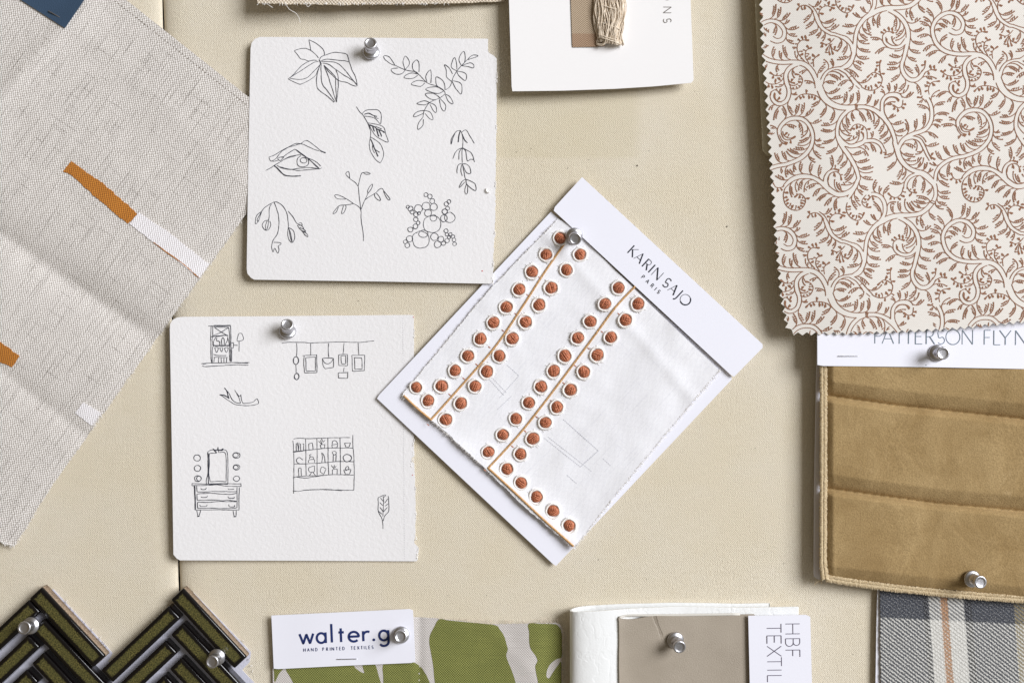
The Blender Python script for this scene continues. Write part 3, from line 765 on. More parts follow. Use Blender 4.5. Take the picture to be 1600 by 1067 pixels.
tend = [    # single lines ending in a drop
 cv(C3, [(230, 320), (300, 358), (380, 370), (460, 340), (505, 290), (522, 200), (480, 150), (400, 120), (340, 165), (320, 185)]), cv(C3, [(515, 200), (490, 90), (490, 0), (500, -40)]),
 cv(C1, [(390, 690), (450, 710), (520, 690), (562, 630), (570, 570), (530, 515), (475, 500)]), cv(C1, [(372, 520), (375, 570), (400, 610), (455, 625)]),
 cv(C1, [(125, 800), (140, 745), (200, 718), (262, 770)]), cv(C1, [(280, 890), (220, 870), (190, 830), (183, 778)]),
 cv(C1, [(310, 540), (270, 600), (200, 635), (110, 635), (50, 600), (15, 570)]), cv(C1, [(310, 480), (250, 520), (180, 515), (125, 480)]),
 cv(C6, [(160, 450), (200, 530), (265, 565)]), cv(C6, [(205, 400), (230, 465), (300, 500), (375, 480)]),
 cv(C6, [(1325, 480), (1325, 450), (1300, 418)]), cv(C6, [(1385, 440), (1350, 350), (1260, 305), (1190, 325), (1150, 388)]),
 cv(C7, [(560, 290), (575, 330), (568, 370)]), cv(C7, [(505, 290), (515, 320), (508, 350)]),
 cv(C11, [(870, 50), (910, 38), (955, 45)]), cv(C11, [(840, 200), (860, 110), (940, 75), (1000, 110), (1022, 185)]),
 cv(C11, [(240, 300), (215, 400), (240, 520), (310, 590), (400, 612), (475, 580), (522, 500), (505, 425), (440, 385), (380, 422)]), cv(C11, [(230, 270), (180, 295), (110, 290), (65, 215)]),
 cv(C11, [(1105, 500), (1088, 600), (1140, 700), (1230, 752), (1300, 725), (1335, 650)]),
 cv(C9, [(300, 40), (245, 110), (245, 165), (300, 215), (358, 212)]), cv(C9, [(450, 75), (380, 62), (325, 108)]),
 cv(C10, [(1250, 350), (1330, 300), (1412, 300)]), cv(C10, [(1215, 330), (1260, 260), (1265, 180)]),
 cv(C9, [(672, 740), (680, 700), (740, 655), (822, 672)]), cv(C9, [(780, 835), (735, 800), (728, 765)]),
 cv(C5, [(495, 900), (540, 975), (600, 1002)]), cv(C5, [(530, 850), (570, 925), (640, 945), (708, 912)]),
 cv(C7, [(815, 820), (790, 910), (720, 968), (650, 950), (610, 912)]), cv(C7, [(870, 820), (910, 885), (992, 900)]),
 cv(C3, [(1175, 430), (1165, 350), (1210, 260), (1312, 242)]), cv(C3, [(1135, 540), (1080, 480), (1018, 465)]),
 cv(C7, [(1160, 340), (1200, 400), (1250, 435)]), cv(C11, [(780, 740), (720, 670), (650, 645), (590, 665), (555, 710)]),
 cv(C3, [(810, 500), (800, 580), (750, 612), (680, 580)]), cv(C3, [(560, 520), (620, 468), (700, 470), (745, 515)]),
 cv(C11, [(860, 820), (858, 740), (900, 680), (970, 655), (1065, 690)]), cv(C12, [(1130, 290), (1110, 320), (1140, 370), (1202, 390)]), cv(C12, [(1160, 215), (1105, 275), (1050, 300), (980, 280)]), cv(C12, [(1105, 290), (1070, 340), (1050, 378)]), cv(C12, [(1110, 300), (1085, 380), (1095, 440)]), cv(C12, [(1110, 305), (1120, 370), (1140, 430)]),
 cv(C1, [(600, 320), (510, 210), (500, 100), (560, 30), (650, 30)]), cv(C1, [(665, 355), (610, 260), (625, 170), (690, 135)]), cv(C1, [(730, 400), (725, 300), (795, 235)]),
 cv(C1, [(845, 865), (760, 800), (640, 775), (540, 790), (478, 850)]),
]
def nearest_cells():
    cells = []
    for i in range(-2, 3):
        for j in range(-2, 3): cells.append(LA*i+LB*j)
    return cells
sp = [resample(cr_spline(s, 8), 1.6) for s in stems]
GC = 12.0; grid = {}
for d in nearest_cells():
    for si, s in enumerate(sp):
        for k, p in enumerate(s):
            x, y = p[0]+d.x, p[1]+d.y
            if 1120 < x < 1720 and -120 < y < 620: grid.setdefault((int(x//GC), int(y//GC)), []).append((x, y, p[2]/2, si, k))
def in_body(x, y, margin, me=None, kk=None, win=14):
    ci, cj = int(x//GC), int(y//GC)
    for a in (-1, 0, 1):
        for b in (-1, 0, 1):
            for q in grid.get((ci+a, cj+b), ()):
                if me is not None and q[3] == me and abs(q[4]-kk) < win: continue
                if (q[0]-x)**2+(q[1]-y)**2 < max(0, q[2]+margin)**2: return True
    return False
st = Strokes(h_fl, .18)
OL = []; 
for poly in [FLOUT]: polyF = [p[:2] for p in poly]
def okpt(x, y): return 1178 < x < 1612 and -12 < y < 530 and inside(polyF, x, y)
def seg_line(pts, w, w1=None):
    run = []
    for p in pts:
        if okpt(p[0], p[1]): run.append(p)
        else:
            if len(run) > 1: st.line(run, w, spline=False, step=1.5, w1=w1)
            run = []
    if len(run) > 1: st.line(run, w, spline=False, step=1.5, w1=w1)
cells = nearest_cells()
for si, s in enumerate(sp):
    for side in (-1, 1):
        line = []
        for k, p in enumerate(s):
            a, b = s[max(k-1, 0)], s[min(k+1, len(s)-1)]; dx, dy = b[0]-a[0], b[1]-a[1]; L = math.hypot(dx, dy) or 1
            line.append((p[0]-dy/L*p[2]/2*side, p[1]+dx/L*p[2]/2*side, k))
        for d in cells:
            run = []
            for x, y, k in line+[(0, 0, -1)]:
                X, Y = x+d.x, y+d.y
                if k >= 0 and 1170 < X < 1620 and -20 < Y < 540 and not in_body(X, Y, -.7, si, k): run.append((X, Y))
                else:
                    if len(run) > 2: seg_line(run, 1.25)
                    run = []
occ = {}
def put(x, y, tag):
    for d in cells:
        X, Y = x+d.x, y+d.y
        if 1120 < X < 1720 and -120 < Y < 620: occ.setdefault((int(X//5), int(Y//5)), []).append((X, Y, tag))
def busy(x, y, r, tag):
    for a in (-1, 0, 1):
        for b in (-1, 0, 1):
            for q in occ.get((int(x//5)+a, int(y//5)+b), ()):
                if q[2] != tag and (q[0]-x)**2+(q[1]-y)**2 < r*r: return True
    return False
tl = [resample(cr_spline(s, 8), 1.5) for s in tend]
for i, s in enumerate(tl):
    for p in s: put(p[0], p[1], ('t', i))
    for d in cells:
        q = [(p[0]+d.x, p[1]+d.y) for p in s]
        if any(okpt(*z) for z in q): 
            seg_line(q[:-2], 1.3); seg_line(q[-5:], 1.6, 3.2)
            if okpt(*q[-1]): st.disc(q[-1][0], q[-1][1], 1.7)
def base_cell(x, y):
    # is this the copy of the point that falls inside the frame's home cell?
    det = LA.x*LB.y-LA.y*LB.x; X, Y = x-1250, y-60
    a = (X*LB.y-Y*LB.x)/det; b = (LA.x*Y-LA.y*X)/det; return a, b
q = random.Random(3); sprigs = []; tagn = 0
def try_sprig(x, y, ang, side, L0, org, rb=3.3, Lmin=0):
    """curved stalk with comb-like barbs"""
    global tagn
    for L in (L0, L0*.8, L0*.62, L0*.45, L0*.3):
        if L < Lmin: return
        pts = []; a = ang; X, Y = x, y; n = 7; ok = True; cv_ = side*q.uniform(.13, .23)
        for i in range(n+1):
            pts.append((X, Y))
            if i > 1 and (in_body(X, Y, 2.0) or busy(X, Y, rb, org)): ok = False; break
            X += math.cos(a)*L/n; Y += math.sin(a)*L/n; a += cv_*(1.5-1.0*i/n)
        if ok: break
    else: return
    tagn += 1; out = [(pts, 1.15)]
    nb = max(1, int(L/4.9)); 
    for i in range(nb):
        t = .28+.66*i/max(1, nb); k = min(n-1, int(t*n)); f = t*n-k
        bx = pts[k][0]*(1-f)+pts[k+1][0]*f; by = pts[k][1]*(1-f)+pts[k+1][1]*f
        ta = math.atan2(pts[k+1][1]-pts[k][1], pts[k+1][0]-pts[k][0])+side*1.0
        bl = 5.6*(1-.2*t)*min(1, L/14+.3)
        e = (bx+math.cos(ta)*bl, by+math.sin(ta)*bl)
        m = (bx+math.cos(ta+side*.12)*bl*.55, by+math.sin(ta+side*.12)*bl*.55)
        if not in_body(e[0], e[1], 1.4) and not busy(e[0], e[1], 2.6, ('s', tagn)) and not busy(m[0], m[1], 2.2, ('s', tagn)): out.append(([(bx, by), m, e], 1.1))
    sprigs.append(out)
    for p, w_ in out[:1]:
        for z in p: put(z[0], z[1], ('s', tagn))
    for p, w_ in out[1:]:
        for z in p[1:]: put(z[0], z[1], ('s', tagn))
flow = {0: -1}   # stems drawn tip-first
for si, s in enumerate(sp):
    for side in (-1, 1):
        k = 4+(3 if side > 0 else 0)
        while k < len(s)-2:
            p = s[k]; a, b = s[k-1], s[k+1]; dx, dy = b[0]-a[0], b[1]-a[1]; L = math.hypot(dx, dy) or 1
            x, y = p[0]-dy/L*(p[2]/2+.2)*side, p[1]+dx/L*(p[2]/2+.2)*side
            if not in_body(x, y, -.7, si, k):
                ta = math.atan2(dy, dx)
                if flow.get(si, 1) < 0: ta += math.pi; sd = -side
                else: sd = side
                try_sprig(x, y, ta+sd*q.uniform(.28, .5), sd, q.uniform(20, 27), ('n', 0))
            k += q.choice([7, 8, 8])
for i, s in enumerate(tl):
    for side in (-1, 1):
        k = 4
        while k < len(s)-3:
            p = s[k]; dx, dy = s[k+1][0]-s[k-1][0], s[k+1][1]-s[k-1][1]; ta = math.atan2(dy, dx)
            try_sprig(p[0], p[1], ta+side*.8, side, q.uniform(5, 8) , ('t', i)); k += q.choice([3, 4])
for si, s in enumerate(sp):      # second round fills what is still empty
    for side in (-1, 1):
        for k in range(3, len(s)-2, 2):
            p = s[k]; a, b = s[k-1], s[k+1]; dx, dy = b[0]-a[0], b[1]-a[1]; L = math.hypot(dx, dy) or 1
            x, y = p[0]-dy/L*(p[2]/2+.2)*side, p[1]+dx/L*(p[2]/2+.2)*side
            if not in_body(x, y, -.7, si, k):
                ta = math.atan2(dy, dx)
                if flow.get(si, 1) < 0: ta += math.pi; sd = -side
                else: sd = side
                try_sprig(x, y, ta+sd*q.uniform(.35, .65), sd, q.uniform(16, 24), ('n', 0), 4.8, 8)
for out in sprigs:
    for d in cells:
        x0, y0 = out[0][0][0]; 
        if not (1160 < x0+d.x < 1630 and -30 < y0+d.y < 550): continue
        for j, (p, w_) in enumerate(out):
            z = [(a+d.x, b+d.y) for a, b in p]
            if all(okpt(*c) for c in z):
                st.line(z, 1.2 if j == 0 else .95, spline=True, step=1.5, w1=1.7 if j == 0 else 2.0, cap=False)
                e = z[-1]; st.disc(e[0], e[1], 1.3 if j == 0 else .95, 6)
print('sprigs', len(sprigs), 'strokes', st.n, 'faces', len(st.f))
st.build('vine_print', M_brown, parent=fb, thing=t)
# ---------------------------------------------------------------- sketch sheets
def torn(x0, y0, x1, y1, amp, seed):
    return rough_edge((x0, y0), (x1, y1), amp, 1.6, seed)
def draw(hf, name, o, k, strokes, circles=(), parent=None, thing=None, w=.84, label=None, thick=()):
    st = Strokes(hf, .35)
    for i, s in enumerate(strokes):
        st.line(tr(o[0], o[1], k, s), w*(1.75 if i in thick else 1), jit=.28, step=1.3)
    for c in circles:
        cx, cy, rx = c[0], c[1], c[2]; ry = c[3] if len(c) > 3 else rx; th = c[4] if len(c) > 4 else 1
        a0 = R.uniform(0, 6.28); pts = []
        for i in range(19):
            a = a0+i/18*2*math.pi*1.02; f = 1+.06*noise1(i*.7, cx)
            pts.append((cx+rx*f*math.cos(a), cy+ry*f*math.sin(a)))
        st.line(tr(o[0], o[1], k, pts), w*th, jit=.28, step=1.2)
    return st.build(name, M_ink, parent=parent, thing=thing, label=label)

t = Thing('sketch_sheet', 'white textured paper with ink drawings of leaves, berries and an eye', 'drawing', 580, 250, 8)
def h_s1(x, y):
    u = (x-390)/380; v = (y-60)/380
    return 9.5+4.0*(1-u)*(.4+.6*v)+3.5*u*v*.6-2.6*math.exp(-((x-580)**2+(y-82)**2)/9000)+.5*noise2(x*.012, y*.012, 6)
o = rounded([(392.5, 58), (762, 60.5)], [0, 0])[:0]
o = [(391.5, 76), (393, 68), (398, 61.5), (406, 58.2), (500, 58.8), (762, 61)]+torn(762.5, 61, 763, 82, .3, 1)+torn(764, 83, 773, 88, .5, 2)+torn(776, 92, 776, 200, .45, 3)+torn(775.5, 200, 774, 300, .6, 4)+torn(774, 300, 773.5, 370, 1.0, 5)+torn(772.5, 372, 770, 443, .9, 6)+[(769.5, 443.5), (600, 440), (397, 437), (392, 434), (386.5, 427.5), (385.5, 420), (388, 250)]
pa = sheet('paper', o, h_s1, M_sketch, 1.3, 9, step=1.6, thing=t)
dk = dict(parent=pa, thing=t)
draw(h_s1, 'leaf_drawing', (440, 55), 9.7, [
 [(415,75),(520,125),(600,185),(640,240),(650,310)],[(415,75),(430,160),(445,235)],[(370,205),(450,240),(520,300),(560,350)],[(195,238),(280,210),(370,205)],
 [(195,238),(250,310),(290,360),(350,370),(400,395),(450,392)],[(580,370),(600,335),(660,305),(800,265),(930,275),(990,295),(1010,350),(1028,410)],[(600,390),(680,368),(780,375),(900,390),(960,390),(1028,410)],
 [(1028,410),(1070,530),(1120,630),(1145,760),(1130,775)],[(600,400),(740,405),(850,430),(950,520),(1080,680),(1145,755)],[(620,425),(720,450),(820,520),(950,610),(1080,690),(1140,760)],
 [(640,460),(720,560),(820,655),(880,695),(990,720),(1070,760),(1130,778)],[(640,455),(720,530),(800,610),(820,655),(825,800),(840,1010)],[(820,525),(855,620),(860,780),(850,900),(835,1020)],
 [(650,480),(700,600),(760,790),(830,1010)],[(600,450),(600,560),(620,740),(700,850),(810,1010)],[(590,440),(545,570),(530,700),(545,800),(600,860),(700,930),(800,1020)],
 [(580,470),(540,560),(520,610),(430,680),(310,740),(250,738),(100,670)],[(580,460),(500,540),(380,650),(260,675),(130,660)],[(560,400),(480,425),(330,520),(150,630),(100,670)],[(540,385),(480,385),(400,405),(300,470),(200,580),(130,650)],
 [(568,375),(585,405),(600,450)]], thick=(20,), **dk)
draw(h_s1, 'branch_drawing', (590, 70), 7.62, [
 [(210,250),(330,300),(450,325),(490,355),(570,440),(620,470),(710,495),(790,550),(805,590)],[(1070,180),(1000,250),(945,315),(900,390),(885,450),(860,500),(810,540)],[(805,590),(740,635),(620,690),(560,780),(540,870)],
 [(210,250),(150,225),(90,180),(75,135),(130,140),(165,175),(210,250)],[(330,300),(305,220),(310,170),(330,135),(370,180),(380,235),(330,300)],[(245,280),(165,290),(180,330),(230,355),(290,345),(330,305)],
 [(480,345),(425,300),(415,240),(440,200),(470,185),(495,230),(495,330)],[(480,350),(390,340),(315,390),(380,408),(440,395),(485,358)],[(570,440),(480,425),(400,465),(450,490),(520,495),(565,455)],[(590,445),(575,390),(590,340),(632,300),(640,370),(635,460)],
 [(790,545),(710,490),(695,420),(705,385),(770,420),(800,480),(805,540)],[(790,550),(720,505),(640,505),(575,530),(650,570),(730,580),(790,555)],[(745,635),(700,600),(650,580),(570,585),(590,620),(640,650),(700,660)],
 [(620,690),(560,670),(480,690),(475,705),(560,718),(620,690)],[(540,820),(480,850),(428,858),(460,810),(520,785),(560,785)],[(540,870),(490,930),(475,1000),(500,1005),(540,960),(550,890)],[(560,785),(620,800),(655,850),(660,895),(620,880),(565,820)],
 [(620,695),(670,710),(700,750),(695,810),(660,780),(625,710)],[(740,640),(790,690),(815,740),(795,795),(755,750),(735,650)],[(808,590),(860,620),(900,690),(885,705),(840,670),(812,600)],[(885,430),(930,520),(995,590),(1005,490),(970,450),(900,430)],
 [(885,440),(825,390),(820,310),(795,240),(850,275),(895,350)],[(945,320),(970,370),(1045,430),(1062,370),(1030,335),(950,318)],[(945,315),(880,270),(890,200),(918,155),(940,220),(948,300)],[(1000,250),(970,190),(985,130),(1028,80),(1045,150),(1040,210)],
 [(1000,250),(1060,230),(1110,218),(1145,240),(1142,280),(1080,265),(1000,252)],[(1070,180),(1110,140),(1150,122),(1200,135),(1150,155),(1075,180)]], **dk)
draw(h_s1, 'leaf_drawing', (545, 160), 10.67, [
 [(125,75),(180,160),(240,215),(310,340),(350,440),(365,500),(360,590),(345,680),(350,780),(400,890),(460,970),(530,1005),(580,880),(570,790),(520,690),(430,620),(365,580)],
 [(225,195),(280,140),(380,122),(490,135),(540,210),(530,360),(460,290),(380,250),(260,230)],[(260,205),(330,185),(400,215),(470,240)],[(420,225),(450,260),(500,272)],
 [(315,345),(420,360),(530,385),(590,430),(620,530),(660,665),(540,620),(440,550),(370,440),(335,370)],[(340,375),(430,410),(480,450),(560,480),(600,510)],[(400,400),(430,490)],[(460,440),(490,540),(510,570)],[(500,460),(540,540),(545,575)],[(440,400),(550,450)],
 [(365,610),(400,690),(440,790),(490,905)],[(440,790),(520,835)],[(400,700),(400,780),(430,850)]], thick=(2, 5, 6, 7, 8, 10), **dk)
draw(h_s1, 'eye_drawing', (410, 210), 14.55, [
 [(150,520),(280,470),(440,370),(580,300),(700,270),(800,235),(870,220),(980,145),(1060,165),(1200,270),(1320,370),(1440,425)],[(440,390),(600,290),(720,225),(790,210),(900,225),(1060,290),(1180,345),(1300,385)],[(1320,385),(1440,425)],
 [(150,520),(190,610),(260,590),(330,540),(380,460),(440,390)],[(200,605),(270,615),(350,595)],[(350,560),(400,600),(450,570),(490,510),(380,530),(350,560)],[(440,545),(560,450),(700,365),(760,350),(900,450),(1000,520),(1150,590),(1250,650),(1330,720)],
 [(75,825),(200,760),(270,710),(380,650),(500,570),(620,510),(760,480),(880,465)],[(480,580),(600,530),(760,490)],[(760,350),(890,450),(1000,520),(1130,630),(1300,790)],[(1300,790),(1350,765)],[(330,705),(430,760),(560,790),(700,805),(850,825),(1000,810),(1300,785)],
 [(400,740),(640,800),(800,780),(1000,760),(1150,760),(1300,785)],[(260,710),(330,760),(480,910),(600,945),(720,955),(880,940)],[(880,480),(800,560),(790,660),(840,730),(940,740),(1030,700),(1055,620),(1040,560)],
 [(870,560),(870,620),(930,655),(1000,630),(1010,590),(990,550),(930,530),(870,560)],[(900,455),(1000,525)]], thick=(2, 9, 13, 16), **dk)
draw(h_s1, 'plant_drawing', (515, 260), 8.89, [
 [(470,1040),(465,900),(440,760),(435,620),(400,560),(330,515),(230,450),(120,400),(70,405),(110,450),(230,455)],[(400,280),(410,400),(430,580),(435,620)],[(400,280),(350,220),(280,170),(225,105),(260,70),(275,110),(280,170)],
 [(400,280),(420,180),(455,90),(500,110),(540,110),(570,100),(520,82),(460,88)],[(440,600),(480,490),(530,380),(530,340),(560,280),(598,245),(590,300),(540,375)],[(490,470),(550,425),(640,370),(720,305),(770,360),(840,455),(815,465),(780,410),(750,345)],
 [(630,375),(630,420),(670,465),(710,475),(690,420),(650,375)],[(330,520),(250,535),(180,540),(120,560),(45,655),(90,640),(125,565)],[(220,540),(230,570),(200,640),(165,655),(180,590),(195,545)]], **dk)
draw(h_s1, 'berry_drawing', (620, 295), 10.67, [], [
 (487,100,33),(553,130,36),(592,208,42),(620,305,58),(490,290,65),(362,332,65),(185,303,26),(232,335,42),(255,385,35),(370,410,28),(322,430,38),(320,512,38),(358,570,30),(315,625,42),(230,680,42),(525,405,58),(612,488,54),(595,590,148),(405,850,142),(445,752,75,60),
 (215,835,52),(145,885,33),(178,943,40),(628,802,62),(737,845,50),(683,925,57),(780,908,36),(843,865,36),(875,810,26),(838,762,28),(822,700,34),(898,757,27),(940,800,28),(957,852,32),(965,918,32),(883,482,85),(788,493,57,57,1.3),(803,380,44,44,1.3),(848,325,32),(830,255,36),(870,215,32)], **dk)
draw(h_s1, 'flower_drawing', (390, 305), 10.67, [
 [(410,115),(340,150),(250,210),(200,270),(120,340),(95,480),(150,430),(200,280)],[(200,280),(130,400),(140,440)],[(370,150),(330,220),(320,400),(250,430),(210,510),(275,590),(310,500),(320,400)],[(275,590),(270,500),(300,420)],[(340,430),(355,500),(320,570),(275,590)],
 [(410,115),(450,220),(485,360),(490,520),(460,650),(400,740),(380,800),(370,880),(395,950),(420,880),(470,970),(490,900),(480,850),(525,820),(515,795),(400,785)],[(410,115),(470,120),(560,190),(620,300),(645,440),(650,540),(635,640),(660,740),(715,790),(755,700),(730,590),(650,540)],
 [(650,550),(690,650),(715,790)],[(660,560),(680,700),(700,770)],[(640,265),(720,360),(800,480),(850,455),(880,500),(810,490)],[(820,500),(870,510),(905,560),(840,540)],[(850,550),(910,570),(940,610),(880,590)],[(890,600),(960,650),(970,700),(910,650)],[(800,500),(830,550),(880,600),(920,660)]], **dk)
draw(h_s1, 'sprig_drawing', (695, 195), 9.7, [
 [(240,90),(180,100),(140,150),(100,220),(95,300),(120,220),(150,140)],[(240,90),(215,160),(205,265)],[(240,90),(265,150),(275,230),(270,350),(260,420),(268,580)],[(255,120),(320,80),(380,170),(450,285)],[(265,140),(300,230),(345,275)],[(270,350),(200,380),(150,440),(125,520)],[(265,355),(220,420),(215,530)],
 [(270,350),(320,410),(345,550),(390,525),(440,530),(400,430),(340,390),(270,350)],[(430,500),(455,570)],[(265,585),(210,610),(185,680),(190,740)],[(265,590),(245,680),(268,780)],[(270,590),(290,700),(310,800),(320,825)],[(270,590),(330,600),(380,650),(395,735),(340,735),(300,670),(270,600)],
 [(320,825),(260,870),(220,955),(310,865)],[(320,825),(400,860),(465,905),(470,1000),(345,915),(320,825)],[(335,900),(310,960),(305,1020),(330,1055),(350,1000),(348,920)]], thick=(1, 4), **dk)
st = Strokes(h_s1, .3); st.disc(753.5, 423.5, 1.1); st.build('red_fleck', M_red, **dk)
def tear_fuzz(hf, pts, n, seed, **kw):
    """little curls of paper fibre left where the sheet was torn from its pad"""
    q = random.Random(seed)
    for p0_ in pts:
      mb = MB()
      for i in range(max(3, n//len(pts))):
        x, y = p0_; x += q.uniform(-1, .5); y += q.uniform(-7, 7); P = []; a = q.uniform(0, 6.28); r = q.uniform(.8, 2.0)
        for k in range(5): P.append(T(x+r*math.cos(a+k*.6)*.6, y+r*math.sin(a+k*.6)+k*.6, hf(x, y)+q.uniform(-.6, .6)))
        mb.tube(P, q.uniform(.3, .7)*S, 5)
      mb.build('torn_fibre', M_whitethr, **kw)

tear_fuzz(h_s1, [(775.5, 120), (775.5, 200), (774, 290), (773, 360), (771, 410), (770, 436)], 46, 3, **dk)
mb = MB(); mb.tube([T(763+3.2*math.cos(a), 297+4*math.sin(a), h_s1(763, 297)+2) for a in [i*.35 for i in range(2, 12)]], .95*S, 6); mb.build('paper_curl', M_whitethr, **dk)

t = Thing('sketch_sheet', 'white textured paper with ink drawings of a dresser, shelves and hanging frames', 'drawing', 455, 690, 5)
def h_s2(x, y):
    u = (x-268)/380; v = (y-495)/380
    return 3.2+12.5*max(0,1-u)**1.8*(.75+.25*math.sin(v*3))+1.2*v*u-1.0*math.exp(-((x-449)**2+(y-518)**2)/9000)+.3*noise2(x*.012, y*.012, 9)
o = [(265.3, 515), (266, 506), (270, 499.5), (277, 496), (286, 495), (450, 493.8), (642, 492)]+torn(646.5, 493, 647.5, 640, .35, 11)+torn(647.5, 640, 646.5, 705, .4, 12)+torn(648, 706, 643, 722, 1.2, 13)+torn(647.5, 724, 650, 800, .7, 14)+torn(650, 800, 648, 850, .8, 15)+torn(654, 855, 652, 875, 1.0, 16)+[(651, 876.5), (460, 875.5), (281, 875), (276, 872), (271, 866), (268.5, 700)]
pa = sheet('paper', o, h_s2, M_sketch, 1.3, 9, step=1.6, thing=t)
dk = dict(parent=pa, thing=t)
draw(h_s2, 'cabinet_drawing', (305, 500), 13.33, [
 [(270,127),(740,120)],[(390,150),(700,150)],[(390,112),(740,108)],[(335,110),(325,330),(330,560),(330,780),(345,890)],[(370,130),(365,320),(350,420),(380,520),(360,620),(360,890)],[(740,120),(745,300),(745,480),(750,600),(765,640),(755,870)],
 [(700,150),(720,330),(720,560),(715,700),(725,850)],[(740,600),(740,870)],[(390,140),(545,250),(690,330)],[(700,155),(545,250),(370,325)],[(330,345),(500,330),(640,320),(690,330)],[(360,500),(400,530),(520,530),(720,530)],
 [(440,350),(390,430),(380,500)],[(455,370),(450,430),(510,450),(515,530)],[(570,360),(550,430),(560,530)],[(570,360),(605,400),(605,520)],[(680,350),(670,430),(635,500),(650,530),(710,530),(690,400),(680,350)],
 [(405,575),(485,575),(445,680),(405,575)],[(515,575),(580,575),(550,665),(515,575)],[(610,580),(690,578),(650,675),(610,580)],[(380,715),(450,735),(550,738),(650,740)],[(385,775),(680,780)],[(400,780),(395,880)],[(490,780),(490,885)],[(545,780),(545,885)],[(600,780),(605,885)],[(655,780),(655,885)],
 [(130,905),(350,895),(650,890),(900,885),(1135,885)],[(150,950),(220,965),(400,955),(650,940),(880,930),(1115,940)],[(150,920),(240,905)],[(800,885),(1100,898)],[(755,475),(800,475),(795,580),(755,580)],[(805,520),(890,530)],[(905,285),(975,280),(1005,408),(880,432),(905,285)],[(915,435),(915,660)]], w=.9, thick=(10, 11), **dk)
draw(h_s2, 'hanging_frames_drawing', (435, 525), 10, [
 [(50,115),(170,95),(400,100),(500,110),(700,100),(950,92),(1240,97),(1360,90),(1500,75)],[(285,110),(290,210),(285,310)],[(275,450),(278,580)],[(505,110),(508,300)],[(380,305),(600,292)],[(600,285),(605,570)],[(605,570),(410,575)],[(410,575),(400,440),(405,310)],[(430,335),(580,325)],[(580,325),(580,545)],[(580,545),(435,545)],[(435,545),(430,335)],
 [(785,110),(780,240),(790,330)],[(685,350),(780,342),(860,345)],[(860,345),(865,420),(860,490)],[(860,490),(730,508)],[(730,508),(700,460),(690,350)],[(690,355),(720,410),(775,435),(830,400),(855,350)],[(1025,105),(1022,200),(1012,275)],[(945,290),(1080,285)],[(1080,285),(1080,465)],[(1080,465),(945,458)],[(945,458),(945,290)],[(980,310),(1055,305)],[(1055,305),(1050,435)],[(1050,435),(985,430)],[(985,430),(980,310)],
 [(1030,490),(1020,560)],[(940,570),(1085,568)],[(1085,555),(1085,658)],[(1085,658),(940,655)],[(940,655),(940,570)],[(1245,100),(1258,290)],[(1150,298),(1350,300)],[(1350,300),(1345,540)],[(1345,540),(1160,550)],[(1160,550),(1155,430),(1150,298)],[(1185,335),(1305,340)],[(1305,340),(1310,515)],[(1310,515),(1195,518)],[(1195,518),(1190,335)]],
 [(275, 383, 42, 62, 1.6), (285, 632, 36, 50, 1.6)], **dk)
draw(h_s2, 'antler_drawing', (335, 600), 20, [
 [(310,120),(370,190),(410,280),(430,370),(462,450)],[(462,450),(380,390),(300,350),(165,330)],[(165,330),(260,385),(430,500),(600,610),(720,645),(920,670),(1120,670),(1340,625),(1385,590),(1370,520),(1325,450)],[(1325,450),(1220,550),(1120,585),(930,605),(880,570),(845,460),(835,320)],[(835,320),(780,380),(630,180)],[(700,290),(770,420),(820,600)],[(820,600),(700,580),(590,520),(520,420),(460,290),(400,220)]], thick=(0, 1), **dk)
draw(h_s2, 'mirror_drawing', (295, 690), 14.2, [
 [(440,940),(430,700),(435,450),(415,260),(450,205),(530,180),(650,185),(760,175),(830,195),(860,300),(870,600),(868,940)],[(480,885),(445,720),(455,500),(455,300),(480,255),(620,250)],[(680,240),(800,240),(830,400),(830,885)],[(475,885),(650,875),(830,888)],
 [(400,950),(390,850),(420,700),(425,400)],[(450,940),(650,930),(870,935)],[(540,150),(620,245)],[(650,115),(645,190)],[(660,240),(665,190)],[(700,190),(770,155)],[(560,180),(760,185)],[(440,250),(430,600),(440,930)]],
 [(185,360,75,68),(195,585,72,68),(205,815,75,65),(1060,300,80,62),(1060,565,75,60),(1060,815,70,60),(1040,300,60,50),(1045,565,55,50),(225,815,50,56)], thick=(5, 6, 7, 9, 10), w=.95, **dk)
draw(h_s2, 'dresser_drawing', (295, 745), 15.24, [
 [(70,155),(500,165),(700,160),(1245,160)],[(1245,145),(1245,235)],[(1240,225),(900,215),(700,185),(480,195),(80,205)],[(80,155),(80,205)],[(130,210),(150,780)],[(150,210),(165,780)],[(190,210),(200,350)],[(1205,240),(1195,790)],[(1150,235),(1150,740)],
 [(200,355),(400,355),(600,340),(900,345),(1140,348)],[(195,400),(400,385),(600,390),(980,410),(1140,385)],[(195,400),(205,555)],[(205,555),(450,548),(650,548),(800,560),(950,548),(1140,570)],[(205,600),(450,600),(700,580),(1140,585)],[(205,600),(215,750)],[(215,745),(520,738),(800,752),(1140,735)],[(150,785),(600,778),(1195,785)],
 [(290,270),(305,295),(400,290),(420,250)],[(935,270),(950,295),(1080,290)],[(295,465),(310,482),(425,485),(440,440)],[(940,460),(955,500),(1080,500),(1085,470)],[(270,655),(285,698),(420,695),(435,650)],[(950,645),(975,705),(1090,705),(1095,665)],
 [(190,800),(225,930)],[(250,930),(285,795)],[(1055,795),(1085,930)],[(1125,930),(1135,795)],[(205,935),(260,930)],[(1070,938),(1135,935)]], thick=(27, 28), w=.95, **dk)
